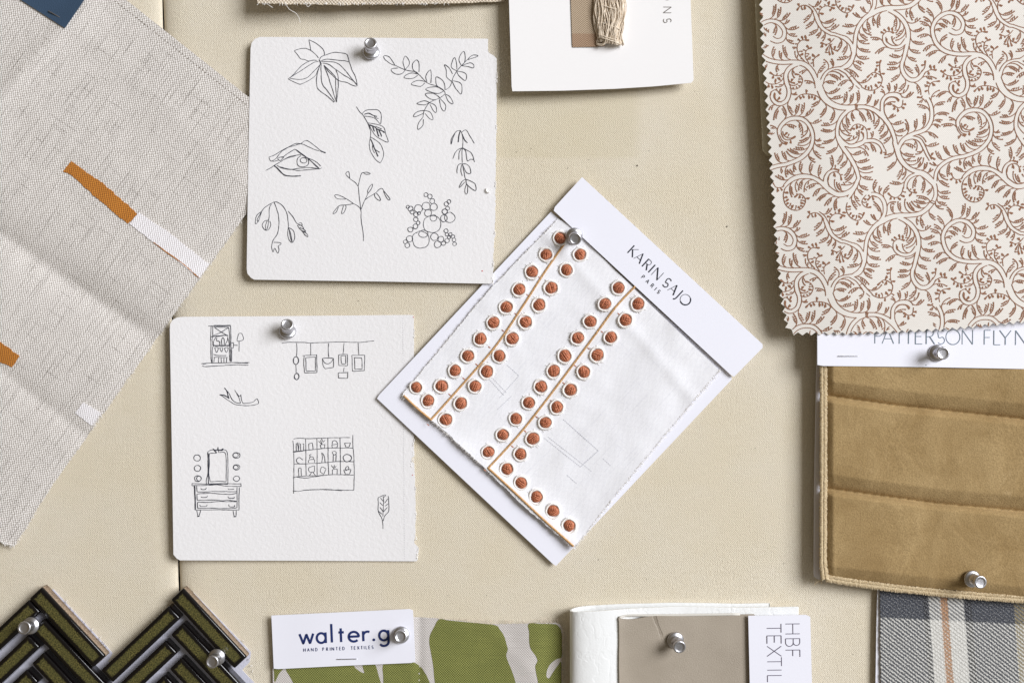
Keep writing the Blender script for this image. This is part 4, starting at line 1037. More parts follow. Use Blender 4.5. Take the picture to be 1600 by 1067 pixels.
draw(h_s2, 'shelf_drawing', (450, 675), 10.67, [
 [(90,115),(180,100),(380,105),(600,100),(820,90),(1035,90)],[(1085,45),(1080,120),(1085,250),(1100,450),(1105,700),(1100,970)],[(85,140),(95,330),(100,600),(95,1020)],[(295,105),(300,290),(300,500),(305,720)],[(485,100),(485,300),(488,520),(490,720)],[(668,95),(668,270),(672,500),(680,710)],[(870,90),(872,260),(875,480),(880,710)],
 [(80,335),(300,305),(480,285),(670,265),(870,262),(1085,262)],[(85,320),(290,300)],[(100,530),(300,525),(490,515),(680,500),(880,485),(1100,490)],[(80,755),(200,735),(450,725),(600,715),(800,705),(1000,712),(1100,712)],[(130,745),(300,760),(450,740),(600,720)],[(80,975),(180,985),(300,965),(600,955),(900,965),(1100,965)],[(300,965),(600,950),(900,975)],
 [(140,180),(140,310)],[(160,170),(175,300)],[(185,175),(180,305)],[(210,190),(215,310)],[(240,200),(265,195),(262,300)],[(350,190),(410,180)],[(410,180),(420,290)],[(420,290),(350,295)],[(350,295),(350,190)],[(540,210),(620,205)],[(620,205),(610,265)],[(610,265),(550,268)],[(550,268),(540,210)],[(570,200),(510,150)],[(575,195),(545,130)],[(580,160),(560,100)],[(585,165),(620,130)],
 [(730,210),(830,200)],[(830,200),(820,255)],[(820,255),(740,260)],[(740,260),(730,210)],[(735,205),(750,150),(800,145),(830,195)],[(945,180),(1045,175)],[(1045,175),(1015,250)],[(1015,250),(970,250)],[(970,250),(945,180)],[(200,525),(160,510),(140,460),(190,420),(250,460)],[(345,510),(350,460),(440,455),(440,505)],[(360,450),(370,410),(420,415),(430,450)],[(370,405),(365,375),(395,370)],
 [(565,510),(575,400),(560,340),(600,390),(625,510)],[(755,490),(755,380)],[(755,380),(805,375)],[(805,375),(800,490)],[(180,725),(180,600)],[(180,600),(220,595)],[(220,595),(225,725)],[(440,560),(350,595),(355,650),(390,665),(440,655),(440,560)],[(390,670),(360,725)],[(420,670),(460,725)],[(580,575),(635,610)],[(635,610),(600,700)],[(600,700),(540,660),(555,600),(580,575)],
 [(745,700),(745,620)],[(745,620),(820,610)],[(820,610),(820,700)],[(765,605),(725,550)],[(770,600),(775,545)],[(780,600),(805,560)],[(930,625),(1050,620)],[(1050,620),(1030,700)],[(1030,700),(960,700)],[(960,700),(930,625)],[(960,640),(965,590),(1000,570),(1015,610),(960,640)]],
 [(775,345,30),(990,430,70,62,1.4)], **dk)
draw(h_s2, 'leaf_drawing', (580, 765), 16.4, [
 [(300,1000),(295,830),(270,710),(210,610),(175,510),(185,370),(175,215),(230,180),(310,140),(380,125)],[(440,150),(450,300),(450,540),(350,660),(310,800)],[(310,150),(320,300),(310,500),(300,680)],[(240,200),(310,290)],[(225,320),(300,400)],[(230,440),(310,560)],[(190,540),(280,620)],[(380,130),(330,190)],[(430,220),(350,340)],[(440,350),(360,420)],[(420,440),(320,560)]], **dk)
# perforation groove: a broken line of tiny flat dashes, its shade painted in grey
st = Strokes(h_s2, .12); y = 497
while y < 873:
    x = 629.5+(y-495)*.0068; st.line([(x, y), (x, y+1.6)], .55, spline=False, step=.8, cap=False); y += 3.6
st.build('perforation', mat_plain('perforation_shade', (202, 201, 206), .9, 0), **dk)
tear_fuzz(h_s2, [(647, 520), (647.5, 600), (647, 690), (646, 712), (643, 722), (649, 760), (650, 805), (650, 840), (653, 860), (652, 870)], 60, 5, **dk)
for fx_, fy_ in ((646, 495.5), (644.5, 742)):
    st = Strokes(h_s2, .3); st.disc(fx_, fy_, .9); st.build('red_fleck', M_red, **dk)

# ---------------------------------------------------------------- embroidered sample on a white card
t = Thing('embroidery_card', 'white sample card hung as a diamond with white linen embroidered in rust dots', 'sample card', 898, 580, 5)
def h_card(x, y): return 6.5+.006*abs(x-890)+.9*math.exp(-((x-700)**2+(y-740)**2)/20000)+2.0*max(0, (y-600)/280)**2
cd = sheet('card', [(861, 331), (588, 621.5), (868, 884.5), (1146, 590)], h_card, M_white, 1.1, 12, step=8, thing=t)
h_hd = lambda x, y: h_card(x, y)+5.0
hd = sheet('header_flap', [(909.5, 277), (1194.5, 540.5), (1146, 589.5), (863.3, 327.5)], h_hd, M_white, 1.0, 12, step=8, thing=t)
st = Strokes(h_hd, .3)
letters(st, [('K', .5), ('A', 13.5, .98), ('R', 31.4), ('I', 45), ('N', 51, .98), ('S', 73.2, 1.05), ('A', 86, .96), ('J', 100.5, .95), ('O', 108.5, 1.02)], (980.3, 394.8), math.radians(42.8), 15.6, 1.9, .75)
A_ = math.radians(42.8); ox, oy = 980.3-math.sin(A_)*14.2, 394.8+math.cos(A_)*14.2
letters(st, [('P', 42.5, 1.05), ('A', 51.5, 1.0), ('R', 62, 1.05), ('I', 71), ('S', 76, 1.05)], (ox, oy), A_, 5.9, .95, .85)
st.build('lettering', M_black, parent=hd, thing=t)
e2 = math.atan2(.679, .734)
def h_lin(x, y):
    # distance above the lower-left hem
    d = (x-631)*.0 + ((y-619)*.734-(x-631)*.679)    # grows towards the lower left
    b = h_card(x, y)+2.6+1.5*noise2((x*.68+y*.73)*.03, (x*.73-y*.68)*.008, 3)+.5*noise2(x*.05, y*.05, 13)
    s = ((x-762)*(-.679)+(y-731)*.734)
    hem = math.exp(-max(0, (-(y-619)*.759+(x-631)*.651))/16.0)
    b += 5.2*hem*(.5+.5*min(1, max(0, (x-640)/120)))
    b += 1.8*math.exp(-(((x-1030)*.9+(y-620)*.3)/26)**2)+1.3*math.exp(-(((x-1010)*.75+(y-540)*-.66)/10)**2)
    return b
o = rough_edge((872, 342), (760, 458), .8, 2.4, 21)+rough_edge((760, 458), (629, 616), .9, 2.4, 22)+rough_edge((629, 616), (700, 678), .8, 2.4, 23)+rough_edge((700, 678), (757, 731), 1.0, 2.4, 24)+rough_edge((757, 731), (822, 794), 1.0, 2.4, 25)+rough_edge((822, 794), (897, 857), 1.0, 2.4, 26)+rough_edge((897, 857), (960, 776), 1.4, 2.4, 27)+rough_edge((960, 776), (1036, 683), 1.4, 2.4, 28)+rough_edge((1036, 683), (1126, 577), 1.4, 2.4, 29)+[(1010, 470), (888, 350)]
ln = sheet('linen_swatch', o, h_lin, M_sheer, .7, 6, ang=e2+math.pi/2, step=2.2, thing=t)
GH = [((792, 570), (811, 587), 1.1), ((811, 587), (780, 622), .9), ((764, 592), (788, 618), .9), ((768, 589), (792, 614), .8), ((777, 640), (800, 618), .8), ((880, 655), (935, 704), 1.2), ((935, 704), (907, 729), 1.2), ((850, 684), (908, 730), 1.0), ((856, 682), (913, 727), .8), ((886, 742), (902, 756), .9), ((913, 727), (925, 737), .8), ((942, 716), (955, 728), .8)]
for part_ in (GH[:5], GH[5:]):
  st = Strokes(h_lin, .25)
  for a, b, w_ in part_:
    n = max(2, int(math.dist(a, b)/3.2))
    for i in range(n):
        u0, u1 = i/n, (i+.72)/n; st.line([(a[0]+(b[0]-a[0])*u0, a[1]+(b[1]-a[1])*u0), (a[0]+(b[0]-a[0])*u1, a[1]+(b[1]-a[1])*u1)], w_, spline=False, step=1.5)
  st.build('print_showing_through', M_ghost, parent=ln, thing=t)
# dots
def dot_mesh(seed):
    q = random.Random(seed); v = []; f = []; mi = []
    nr, na = 10, 44; rx, ry = q.uniform(8.9, 9.6), q.uniform(9.2, 10.1); th = q.uniform(0, 3.14); off = q.uniform(-2.5, 2.5); ph = [q.uniform(0, 6.28) for _ in range(5)]
    for i in range(nr+1):
        s = i/nr
        for k in range(na):
            a = 2*math.pi*k/na; irr = 1+.05*math.sin(2*a+ph[0])+.035*math.sin(3*a+ph[1])+.02*math.sin(7*a+ph[4])
            x, y = rx*s*irr*math.cos(a), ry*s*irr*math.sin(a)
            xr = x*math.cos(th)+y*math.sin(th); yr = -x*math.sin(th)+y*math.cos(th)
            z = 5.4*max(0,1-s**2.6)**.6
            # satin-stitch ridges folding into the middle
            cxx = abs(xr-off*.4); z += (1.0*math.sin(yr*2.3+cxx*1.1+ph[2])+.5*math.sin(xr*1.9+ph[3]))*(1-s**4)
            z -= 1.5*math.exp(-((xr-off)/1.1)**2-((yr)/3.6)**2)
            v.append((x*S, -max(.1, z)*S, y*S))
    for i in range(nr):
        for k in range(na):
            f.append([i*na+k, i*na+(k+1) % na, (i+1)*na+(k+1) % na, (i+1)*na+k]); mi.append(0)
    # ring of white buttonhole stitches
    n2 = 132; m2 = 9; b = len(v); R0 = 10.9; ns = 33
    for k in range(n2):
        a = 2*math.pi*k/n2; lob = abs(math.sin(a*ns/2+.3*math.sin(5*a+ph[0])))
        irr = 1+.03*math.sin(2*a+ph[1])+.02*math.sin(5*a+ph[2])
        for j in range(m2):
            c = 2*math.pi*j/m2; rr = 1.75*(.74+.36*lob)*(1.25 if math.cos(c) > 0 else 1)
            rad = (R0+rr*math.cos(c))*irr; z = 1.1+rr*.95*math.sin(c)
            v.append((rad*math.cos(a)*S, -z*S, rad*math.sin(a)*S))
    for k in range(n2):
        for j in range(m2):
            k2, j2 = (k+1) % n2, (j+1) % m2
            f.append([b+k*m2+j, b+k*m2+j2, b+k2*m2+j2, b+k2*m2+j]); mi.append(1)
    for h in range(9):   # stray thread ends
        a = q.uniform(0, 6.28); l = q.uniform(1.5, 4.5); P = [Vector(((12+l*u)*math.cos(a+u*.15)*S, -(1.2+.5*math.sin(u*3))*S, (12+l*u)*math.sin(a+u*.15)*S)) for u in (0, .4, .8, 1)]
        tv, tf = tube_path(P, .33*S, 4); bb = len(v); v += [tuple(p) for p in tv]; f += [[i+bb for i in z] for z in tf]; mi += [1]*len(tf)
    me = bpy.data.meshes.new('embroidered_dot'); me.from_pydata([tuple(p) for p in v], [], f); me.materials.append(M_rust); me.materials.append(M_whitethr)
    me.polygons.foreach_set('material_index', mi); me.polygons.foreach_set('use_smooth', [True]*len(f)); me.update()
    bm = bmesh.new(); bm.from_mesh(me); bmesh.ops.recalc_face_normals(bm, faces=bm.faces); bm.to_mesh(me); bm.free()
    return me
DM = [dot_mesh(i) for i in range(9)]
dots = [(874.8,372.6),(853,398),(831,425),(811,452.5),(791,480),(771,504),(750.5,529.5),(731,556),(711,579),(690,603),(669,626),(650.5,605),
 (906,398),(885,422),(861,450),(842,476.5),(821,503),(800.5,529),(780,556),(760.5,580.5),(742.5,603.5),(720,630),(696.5,655.5),
 (966,450),(945,475),(922,502.5),(902.5,528),(882.5,556),(865,579.5),(845,604),(826,629),(806,654),(785.5,679),(763,706),
 (996.5,475),(977,500),(954,527),(933,554.5),(912,581),(891,609),(870,636),(852,660),(832.5,685),(813,709),(792,732.5),(814,754),(838,776),(864,798),(889,821)]
q = random.Random(8)
for i, (x, y) in enumerate(dots):
    d = bpy.data.objects.new('embroidered_dot', DM[q.randrange(9)]); sc.collection.objects.link(d); d.parent = ln
    d.location = T(x, y, h_lin(x, y)-.4)-t.loc; d.rotation_euler = (0, q.uniform(0, 6.28), 0); s_ = q.uniform(.92, 1.0)*(.9 if i == 11 else 1); d.scale = (s_, 1, s_)
mb = MB()
for pts in ([(884, 378), (850, 427), (816, 480), (775, 540), (725, 598), (674, 655)], [(993, 447), (962, 480), (925, 530), (856, 622), (810, 680), (763, 731)], [(631, 618), (652, 638), (674, 656)], [(763, 731), (800, 765), (850, 812), (896, 853)]):
    twisted(mb, pts, lambda x, y: h_lin(x, y)-.2, .85, .98, 6.5, 3, wob=.8)
mb.build('couched_cord', M_gold, parent=ln, thing=t)
for x, y in [(842, 432), (824, 460), (805, 489), (785, 515), (764, 541), (744, 568), (724, 590), (702, 615), (966, 489), (940, 517), (919, 543), (898, 570), (880, 597), (861, 625), (838, 650), (820, 672), (800, 696), (668, 662), (757, 733), (886, 845)]:
    st = Strokes(h_lin, .6); st.line([(x-1, y), (x+2.5, y+3)], 1.3, spline=False, step=1); st.build('tie_stitch', M_rust, parent=ln, thing=t)
mb = MB()
for (a, b, n, dr, l) in [((872, 342), (760, 458), 75, (-.72, -.68), 3.5), ((760, 458), (629, 616), 85, (-.77, -.63), 3.5), ((629, 616), (757, 731), 90, (-.66, .75), 4.5), ((757, 731), (897, 857), 110, (-.66, .75), 4.5), ((897, 857), (960, 776), 90, (.77, .6), 6.0), ((960, 776), (1036, 683), 100, (.77, .63), 6.0), ((1036, 683), (1126, 577), 110, (.76, .65), 6.0), ((629, 616), (635, 622), 14, (-.8, .4), 9)]:
    fray(mb, a, b, int(n*2.2), 1, l*.8, lambda x, y: h_lin(x, y)-1.0, dr, .2, .75, int(a[0]))
mb.build('frayed_edge', M_whitethr, parent=ln, thing=t)

# ---------------------------------------------------------------- velvet channel sample, right
t = Thing('velvet_sample', 'tan velvet sample quilted in horizontal channels on a white card with a printed header', 'sample card', 1440, 740, 18)
h_pc = lambda x, y: 11.5+.003*(y-520)
cd = sheet('card', rounded([(1277, 505), (1274.5, 640), (1272.4, 760), (1271.6, 905), (1660, 905), (1660, 505)], [0, 0, 0, 9, 0, 0]), h_pc, M_white, 1.4, 20, step=6, thing=t)
def chan(x, y):
    b0 = 470+.10*(x-1290); b1 = 618+(x-1292)*.145-(max(0, x-1400)*.038); b2 = 763+(x-1292)*.138-(max(0, x-1465)*.05); b3 = 906+(x-1290)*.108
    for a, b in ((b0, b1), (b1, b2), (b2, b3)):
        if y < b: return max(0, min(1, (y-a)/(b-a)))
    return 1.0
def h_ve(x, y):
    u = chan(x, y); e = min(1, max(0, (x-1286)/16)); 
    top = min(1, max(0, u-.008)/.06)**.5; bot = min(1, max(0, 1-u-.008)/.15)**.55
    return 14.5+(2+15*(e**.5))*min(top, bot)*(.92+.08*math.sin(x*.02))+.6*noise2(x*.02, y*.02, 2)
o = [(1290, 540)]+[(1290+.6*noise1(y*.1, 3), y) for y in range(548, 905, 4)]+[(1292, 905)]
o += [(x, 906+(x-1290)*.108-1+.8*noise1(x*.15, 4)) for x in range(1296, 1660, 4)]+[(1660, 540)]
vv = sheet('velvet', o, h_ve, M_velvet, 2.0, 2.2, step=2.2, thing=t)
mb = MB(); q = random.Random(31)
def overlock(path, wd, hf):
    p = resample(path, 1.9)
    for i in range(1, len(p)-1):
        x, y = p[i]; dx, dy = p[i+1][0]-p[i-1][0], p[i+1][1]-p[i-1][1]; L = math.hypot(dx, dy); tx, ty = dx/L, dy/L; nx, ny = -ty, tx
        for s in (-1, 1):
            P = []; w_ = wd*q.uniform(.85, 1.1); h0 = hf(x, y)
            for k in range(5):
                u = k/4; P.append(T(x+nx*s*w_*(.05+.95*u)*.52+tx*(1.6*u-.6)*1.5, y+ny*s*w_*(.05+.95*u)*.52+ty*(1.6*u-.6)*1.5, h0+3.0+1.7*math.sin(math.pi*(.25+.72*u))+q.uniform(-.3, .3)))
            mb.tube(P, q.uniform(.85, 1.15)*S, 5)
overlock([(1286.5, 570), (1286.8, 700), (1286.3, 800), (1286, 880), (1289, 905)], 11, lambda x, y: 22.5)
overlock([(1289, 903), (1340, 911), (1400, 919), (1470, 926), (1540, 932), (1640, 939)], 11, lambda x, y: 19)
mb2 = MB(); mb2.tube([T(x, y, 21) for x, y in resample([(1286.5, 566), (1286.8, 700), (1286, 880), (1289, 904), (1340, 911), (1400, 919), (1470, 926), (1540, 932), (1640, 939)], 8)], 3.6*S, 8)
mb.add(mb2.v, mb2.f)
fray(mb, (1291, 908), (1600, 938), 70, 1, 3.5, lambda x, y: 16, (0, 1), .35, .8, 3); fray(mb, (1286, 905), (1276, 909), 8, 3, 8, lambda x, y: 15, (-1, .5), .35, .4, 4)
mb.build('overlock_edge', M_tan, thing=t)
h_ph = lambda x, y: 33.0-.004*(x-1277)
hd = sheet('header_card', [(1277, 470), (1277.3, 571.5), (1450, 573.5), (1660, 577.5), (1660, 470)], h_ph, M_white, 1.1, 20, step=10, thing=t)
st = Strokes(h_ph, .3); bl = lambda x: 536.4+(x-1366)*.0105
its = [('P', 0, 1.0), ('A', 11.5, 1.02), ('T', 31.5, .95), ('T', 46, .95), ('E', 63.5, .95), ('R', 80.5, 1.0), ('S', 97.5, .95), ('O', 111.5, .93), ('N', 136.5, .9), ('F', 171, .9), ('L', 186, .95), ('Y', 195, 1.1), ('N', 220, .9), ('N', 246, .9)]
letters(st, its, (1367, 536.6), .0105, 22.6, 1.35, 1.05)
st.disc(1447, 570.5, .8)
st.build('lettering', M_grey, parent=hd, thing=t)
staple('staple', (1310, 556.5), (1341, 556), h_ph(1325, 556), parent=hd, thing=t)

# ---------------------------------------------------------------- plaid wool sample
t = Thing('plaid_sample', 'navy, grey and cream plaid wool sample with an orange stripe, on a card', 'sample card', 1480, 1010, 3)
h_pl = lambda x, y: 8-.006*(x-1370)
sheet('card', [(1371.5, 905), (1369.5, 980), (1367.5, 1110), (1680, 1110), (1680, 905)], h_pl, M_white, 1.4, 20, step=10, thing=t)
h_pw = lambda x, y: h_pl(x, y)+3.4+.25*noise2(x*.3, y*.3, 5)
sheet('wool', rough_edge((1375, 918), (1377, 1110), .8, 2.2, 41)+[(1680, 1110), (1680, 918)], h_pw, M_plaid, 2.6, 8, step=2.2, org=(1376, 922), thing=t)

# ---------------------------------------------------------------- green printed linen with a label
t = Thing('green_print_sample', 'white linen sample printed with large olive green shapes under a white label', 'fabric sample', 660, 1030, 2)
def h_g(x, y):
    return 5.5+5.0*math.exp(-((x-835)**2)/900)*(.8)+3.4*math.exp(-max(0, 884-x)/9)-2.2*math.exp(-((x-655)/5)**2)+.9*math.exp(-(((x-790)*.7-(y-1010)*.7)/10)**2)+.6*noise2(x*.02, y*.02, 7)
o = [(427, 1120), (425.5, 1000), (424.5, 970), (640, 955)]+rough_edge((640, 963), (686, 966), .3, 2.4, 51)+rough_edge((686, 966), (765, 975), .6, 2.2, 52)+rough_edge((765, 975), (868, 972.5), .5, 2.2, 53)+cr_spline([(868, 972.5), (875, 975), (879, 982), (880.5, 995), (879, 1010)], 5)+rough_edge((879, 1012), (878, 1120), .7, 2.4, 54)
gf = sheet('fabric', o, h_g, M_greige, 1.0, 6, ang=.03, step=2.2, thing=t)
def blob(pts, rg=.35):
    o = []
    c = cr_spline(pts, 5, True)[:-1]
    sheet('printed_shape', c, lambda x, y: h_g(x, y)+.35, M_green, 0, 6, ang=.03, step=2.0, parent=gf, thing=t)
blob([(686, 967), (700, 968.5), (735, 972), (773, 976), (781, 983), (788, 994), (792, 1008), (793.5, 1014), (791, 1024), (795, 1036), (800, 1048), (806, 1068), (812, 1110), (740, 1115), (690, 1112), (680, 1068), (677, 1040), (674, 1022), (671, 1005), (672, 992), (678, 980)])
blob([(826, 974), (845, 974), (866, 974.5), (873, 978), (877.5, 988), (878.2, 1010), (877.5, 1026), (870, 1029), (860, 1037), (855, 1046), (854, 1056), (858, 1059), (864, 1050), (871, 1040), (877, 1034), (877.3, 1060), (877, 1115), (845, 1115), (841, 1068), (838, 1052), (836.5, 1040), (840, 1032), (837, 1024), (829, 1012), (827, 1000), (827, 988)])
blob([(429, 1040), (445, 1040), (436, 1052), (429.5, 1065), (428.5, 1052)])
blob([(449, 1040), (500, 1036), (546, 1036), (556, 1044), (569, 1051), (567, 1037), (584, 1035), (592, 1056), (597, 1080), (590, 1115), (470, 1115), (462, 1075), (455, 1060)])
blob([(600, 1036), (625, 1034), (645, 1034), (656, 1040), (663, 1049), (669, 1060), (673, 1075), (672, 1115), (604, 1115), (600, 1080), (599, 1058)])
mb = MB(); fray(mb, (686, 966), (868, 973), 40, .8, 2.4, h_g, (0, -1), .35, .8, 61); fray(mb, (880, 985), (879, 1066), 40, .8, 2.2, h_g, (1, 0), .35, .8, 62); fray(mb, (845, 971), (872, 973), 6, 4, 9, h_g, (-.4, -1), .3, .4, 63)
mb.build('frayed_edge', M_flax, parent=gf, thing=t)
h_wl = lambda x, y: 10.5+.9*noise1(x*.012, 3)+.6*math.exp(-max(0, x-425)/20)
lb = sheet('label_card', [(424, 961.2), (535, 956), (645.2, 950.8), (647.2, 992), (649, 1034.8), (538, 1039.5), (427.8, 1045)], h_wl, M_white, 1.0, 12, step=8, thing=t)
st = Strokes(h_wl, .3)
letters(st, [('w', 0, 1.02), ('a', 26.8, .98), ('l', 50.2), ('t', 61, 1.0), ('e', 77, 1.08), ('r', 99.5, 1.15), ('.', 116), ('g', 124.5, 1.0)], (468.6, 1005.2), -.0415, 24.5, 3.6, 3.0)
st.disc(584.2, 999, 2.2, 12)
sm = 'HAND PRINTED TEXTILES'; offs = [0, 5.6, 11.4, 17.8, 0, 28.6, 34.4, 40.0, 42.4, 48.6, 53.8, 58.6, 0, 71.2, 76.0, 80.8, 86.2, 91.0, 93.6, 97.8, 102.6]
offs = [o_*1.04 for o_ in offs]
letters(st, [(c, f, .85) for c, f in zip(sm, offs)], (474.6, 1017.4), -.041, 4.9, .85, .75)
st.build('lettering', M_navy, parent=lb, thing=t)
staple('staple', (526.5, 1029.5), (557.5, 1028.8), h_wl(540, 1029), parent=lb, thing=t)

# ---------------------------------------------------------------- white vinyl, folded over
t = Thing('white_vinyl_sample', 'thick white grained vinyl sample folded back on itself, behind the taupe leather', 'material sample', 1050, 1010, 2)
prof = [(1202, 2.2)]+[(x, 2.2) for x in range(1180, 940, -20)]+[(932, 2.4), (918, 3.4), (906, 6.0), (897, 10.5), (891.5, 17), (890.5, 22), (892, 27), (897, 31), (906, 33.6), (920, 34.6), (936, 34.2), (952, 32.6), (975, 29.5), (1000, 27), (1030, 25.5)]+[(x, 24.5) for x in range(1060, 1255, 20)]
pr2 = resample(cr_spline(prof, 4), 2.5)
v = []; f = []; uvs = []; th = 3.0; sm_ = []
N = len(pr2); rows = [0, 1, 2.2, 4, 8, 14, 22, 32, 44, 58, 75, 95, 120, 160]
nrm = []
for i in range(N):
    a, b = pr2[max(i-1, 0)], pr2[min(i+1, N-1)]; dx, dh = b[0]-a[0], b[1]-a[1]; L = math.hypot(dx, dh) or 1; nrm.append((-dh/L, dx/L))
acc = 0
arcs = [0]
for i in range(1, N): acc += math.dist(pr2[i], pr2[i-1]); arcs.append(acc)
def vy(i, x, h):   # top edge of the vinyl in the unprojected board plane
    back = pr2[i][1] < 20 and i < N*.5
    e = 941.0+ (6.5*max(0, (1000-x)/110)**1.5 if x < 1000 else 0) + (1.0*noise1(x*.02, 7))-(0 if i < N*.5 else -0.0)
    return e
for side in (0, 1):
    for r in rows:
        for i in range(N):
            o_ = nrm[i]; k = (1 if side == 0 else -1)*th/2; sgn = 1
            X = pr2[i][0]+o_[0]*k; H = pr2[i][1]+o_[1]*k
            y = vy(i, X, H)+r
            v.append(Vector(((X-800)*(D-H*0)/D*S, -H*S, -(y-533.5)*S))); uvs.append((arcs[i], y))
nR = len(rows)
for side in (0, 1):
    b = side*nR*N
    for r in range(nR-1):
        for i in range(N-1):
            q4 = [b+r*N+i, b+r*N+i+1, b+(r+1)*N+i+1, b+(r+1)*N+i]
            f.append(q4 if side else q4[::-1]); sm_.append(True)
b2 = nR*N
for i in range(N-1): f.append([i, i+1, b2+i+1, b2+i]); sm_.append(False)
for i in (0, N-1):
    for r in range(nR-1): f.append([r*N+i, (r+1)*N+i, b2+(r+1)*N+i, b2+r*N+i]); sm_.append(False)
make('vinyl', v, f, M_vinyl, thing=t, uvs=uvs, smooth=sm_)

# ---------------------------------------------------------------- taupe leather with a printed card
t = Thing('leather_sample', 'taupe leather sample with a white card lettered sideways, pinned over the white vinyl', 'material sample', 1110, 1015, 30)
def h_le(x, y): return 32.5+3.6*math.exp(-max(0, x-967)/16)*.9+1.6*math.exp(-((x-1040)/50)**2)-1.2*math.exp(-((x-1055)**2+(y-1000)**2)/500)+.35*noise2(x*.03, y*.03, 8)
o = cr_spline([(966.5, 965), (972, 966.8), (988, 967.2), (1006, 964), (1024, 961.8), (1060, 962), (1110, 961), (1180, 959.5)], 5)+[(1186, 1110)]+[(967.5+.4*noise1(y*.05, 2), y) for y in range(1110, 966, -6)]
sheet('leather', o, h_le, M_leather, 3.0, 7, step=3, thing=t)
# pale suede lip curling up behind the top edge
mb = MB(); P = [T(x, y, h) for x, y, h in [(967, 964.5, 34), (976, 961.5, 31), (990, 960.8, 31.5), (1006, 961, 32), (1022, 960.8, 32), (1060, 960.6, 32), (1120, 959.8, 32), (1168, 959, 31.5)]]
mb.tube([a.lerp(b, k/4) for a, b in zip(P, P[1:]) for k in range(4)], 1.9*S, 8)
mb.build('suede_edge', M_suede, thing=t)
h_lc = lambda x, y: 38.0
cd = sheet('lettered_card', [(1169.2, 961.6), (1266, 960), (1269.8, 1110), (1172.5, 1110)], h_lc, M_white, 1.2, 14, step=10, thing=t)
st = Strokes(h_lc, .3)
an = math.pi/2-.012
letters(st, [('H', 0), ('B', 23.0, 1.0), ('F', 40.8, 1.0)], (1227.3, 974.3), an, 22.2, 1.05, 1.05)
letters(st, [('T', 0, 1.0), ('E', 18.6, 1.1), ('X', 35.0, .98), ('T', 52.2, 1.0), ('I', 72.2), ('L', 80.6, 1.0), ('E', 96), ('S', 114)], (1198.3, 974.2), an, 22.2, 1.05, 1.05)
st.build('lettering', M_mauve, parent=cd, thing=t)

# ---------------------------------------------------------------- herringbone tile mosaic, lower left
t = Thing('mosaic_sample', 'herringbone mosaic sample of dark olive glazed finger tiles on mesh backing', 'tile sample', 180, 1040, 0)
def tile_mesh(clay):
    Lh, Wh, Hh = 72.5, 13.2, 19.0
    bm = bmesh.new()
    rings = [(0, 0, 0.6), (0, 0, 14.5), (.2, .2, 16.5), (.9, .9, 18.1), (2.2, 2.2, 18.8), (4.6, 4.6, 19.0)]
    def rr(inset, z):
        r = 2.4; L_, W_ = Lh-inset, Wh-inset; P = []
        for cx, cy, a0 in ((L_-r, W_-r, 0), (-L_+r, W_-r, 90), (-L_+r, -W_+r, 180), (L_-r, -W_+r, 270)):
            for k in range(4):
                a = math.radians(a0+k*30); P.append((cx+r*math.cos(a), cy+r*math.sin(a), z))
        return P
    V = [[bm.verts.new((p[0]*S, -p[2]*S, p[1]*S)) for p in rr(i0, z)] for i0, _, z in rings]
    mi = []
    for a in range(len(V)-1):
        n = len(V[a])
        for k in range(n):
            fc = bm.faces.new((V[a][k], V[a][(k+1) % n], V[a+1][(k+1) % n], V[a+1][k])); fc.smooth = True
            fc.material_index = 1 if (clay and a == 0) else 0
    bm.faces.new(V[-1]); bm.faces.new(V[0][::-1]).material_index = 1
    bmesh.ops.recalc_face_normals(bm, faces=bm.faces)
    me = bpy.data.meshes.new('tile'); bm.to_mesh(me); bm.free(); me.materials.append(M_glaze); me.materials.append(M_clay)
    uvl = me.uv_layers.new(name='UVMap')
    for lp in me.loops:
        c = me.vertices[lp.vertex_index].co
        zz = -c.y/S
        uvl.data[lp.index].uv = (c.x/S, c.z/S)
    return me
TM = [tile_mesh(False), tile_mesh(True)]
dA = Vector((.684, .729)); dB = Vector((-.729, .684))       # picture directions, y down
def tile(ax, ay, kind, clay=0, dz=0, jit=0):
    """ax, ay: picture position of the upper apex corner of the tile's top face; kind '\\' or '/'"""
    d, n = (dA, -dA.yx) if kind == 'b' else (dB, dB)
    if kind == 'b': c = Vector((ax, ay))+dA*72.5+Vector((-.729, .684))*13.2; ang = math.atan2(dA.y, dA.x)
    else: c = Vector((ax, ay))+dB*72.5+Vector((.684, .729))*13.2; ang = math.atan2(dB.y, dB.x)
    p = T(c.x, c.y, 19); p.y = -dz*S
    o = bpy.data.objects.new('tile', TM[clay]); sc.collection.objects.link(o); o.parent = t.o
    o.location = p-t.loc
    o.rotation_euler = (0, ang+jit, 0)
q = random.Random(2)
for ax, ay, kd, cl in [(65, 917.7, 'b', 1), (69, 967, 'b', 0), (69, 1019, 'b', 0), (69, 1071, 'b', 0), (44, 937, '/', 0), (43.5, 992, '/', 0), (41, 1046, '/', 0),
                       (286, 919.5, 'b', 1), (286.5, 973.5, 'b', 0), (284.5, 1027, 'b', 0), (263, 947, '/', 0), (258, 1001, '/', 0), (256, 1054, '/', 0),
                       ]:
    tile(ax, ay, kd, cl, q.uniform(.6, 1.4), q.uniform(-.006, .006))
mk = lambda x, y: ((x-800)*1.0+800, y)
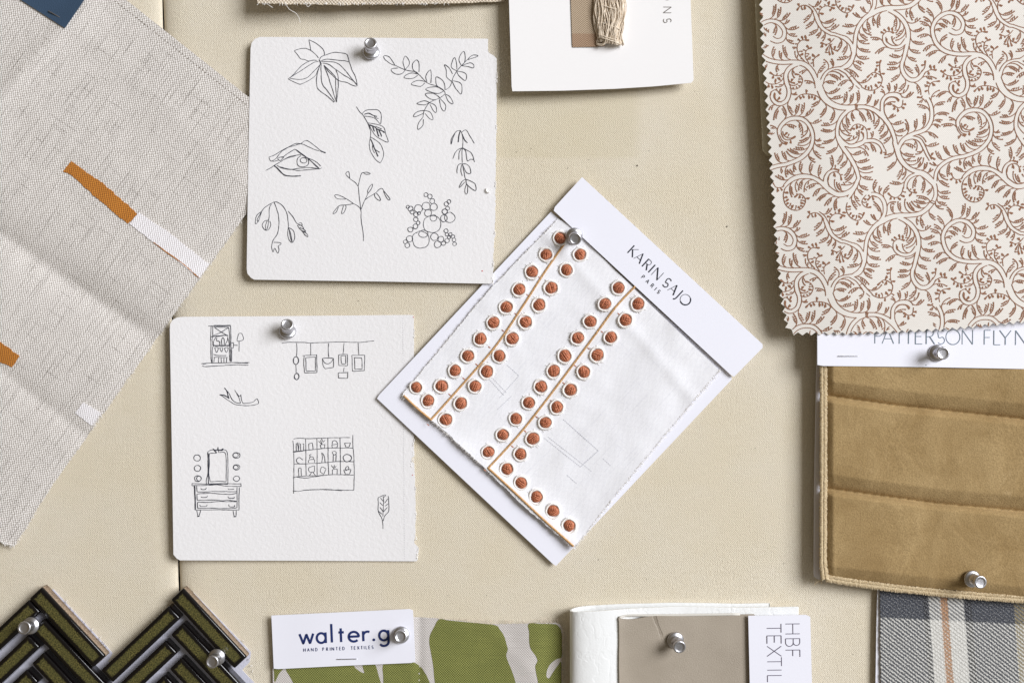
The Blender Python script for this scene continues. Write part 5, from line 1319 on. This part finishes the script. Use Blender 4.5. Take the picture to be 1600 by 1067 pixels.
bo = [(83, 920), (176, 1020), (168, 1034), (176, 1036), (275, 941), (290, 922), (302, 925), (392, 1018), (390, 1034), (378, 1046), (415, 1085), (415, 1130), (-60, 1130), (-60, 1030), (50, 938)]
sheet('mesh_backing', bo, lambda x, y: 1.6, M_film, 1.0, 14, step=3, thing=t)
mb = MB(); q = random.Random(12)
for i in range(34):    # mesh threads and glue whiskers along the open edges and across the joints
    if i == 16: mb.build('mesh_threads', M_whitethr, thing=t); mb = MB()
    if i < 16: s = i/15; x, y = 182+s*86, 1030-s*84; a = -2.3+q.uniform(-.5, .5)
    elif i < 22: s = (i-16)/5; x, y = 378+s*14, 1000+s*50; a = q.uniform(-.6, .8)
    elif i == 22:
        mb.build('mesh_threads', M_whitethr, thing=t); mb = MB(); continue
    else: x, y = q.uniform(90, 168), 0; y = 925+(x-86)*1.06; a = -.8+q.uniform(-.5, .5)
    L_ = q.uniform(3, 7); P = []
    for k in range(6): P.append(T(x, y, 2.6+2.0*math.sin(k*.7))); x += math.cos(a)*L_/5; y += math.sin(a)*L_/5; a += q.uniform(-.6, .6)
    mb.tube(P, .42*S, 4)
mb.build('mesh_threads', M_whitethr, thing=t)

# ---------------------------------------------------------------- pins
pin('metal push pin at the top of the plant and eye sketches', 580, 82.5, 579, 67.5, h_s1(580, 82))
pin('metal push pin at the top of the furniture sketches', 449.6, 518, 448.4, 506, h_s2(449, 518))
pin('metal push pin on the rust-dotted embroidery card', 897, 368.5, 898.8, 373.6, h_lin(890, 366)+3.6)
pin('metal push pin under the grey header lettering above the velvet', 1463.6, 551.5, 1473.3, 551.8, h_ph(1463, 551))
pin('metal push pin in the lower corner of the tan velvet', 1518, 903.5, 1532, 909, 30.5)
pin('metal push pin through the taupe leather', 1054.8, 999, 1061.8, 1010.5, h_le(1055, 999))
pin('metal push pin beside the navy lettering on the white label', 626.5, 991, 626, 994.2, h_wl(626, 991))
pin('metal push pin in the left arm of the green tile mosaic', 49, 976.5, 37.8, 980.5, 20.5)
pin('metal push pin in the right arm of the green tile mosaic', 339.5, 1025.5, 331.6, 1033.6, 20.5)
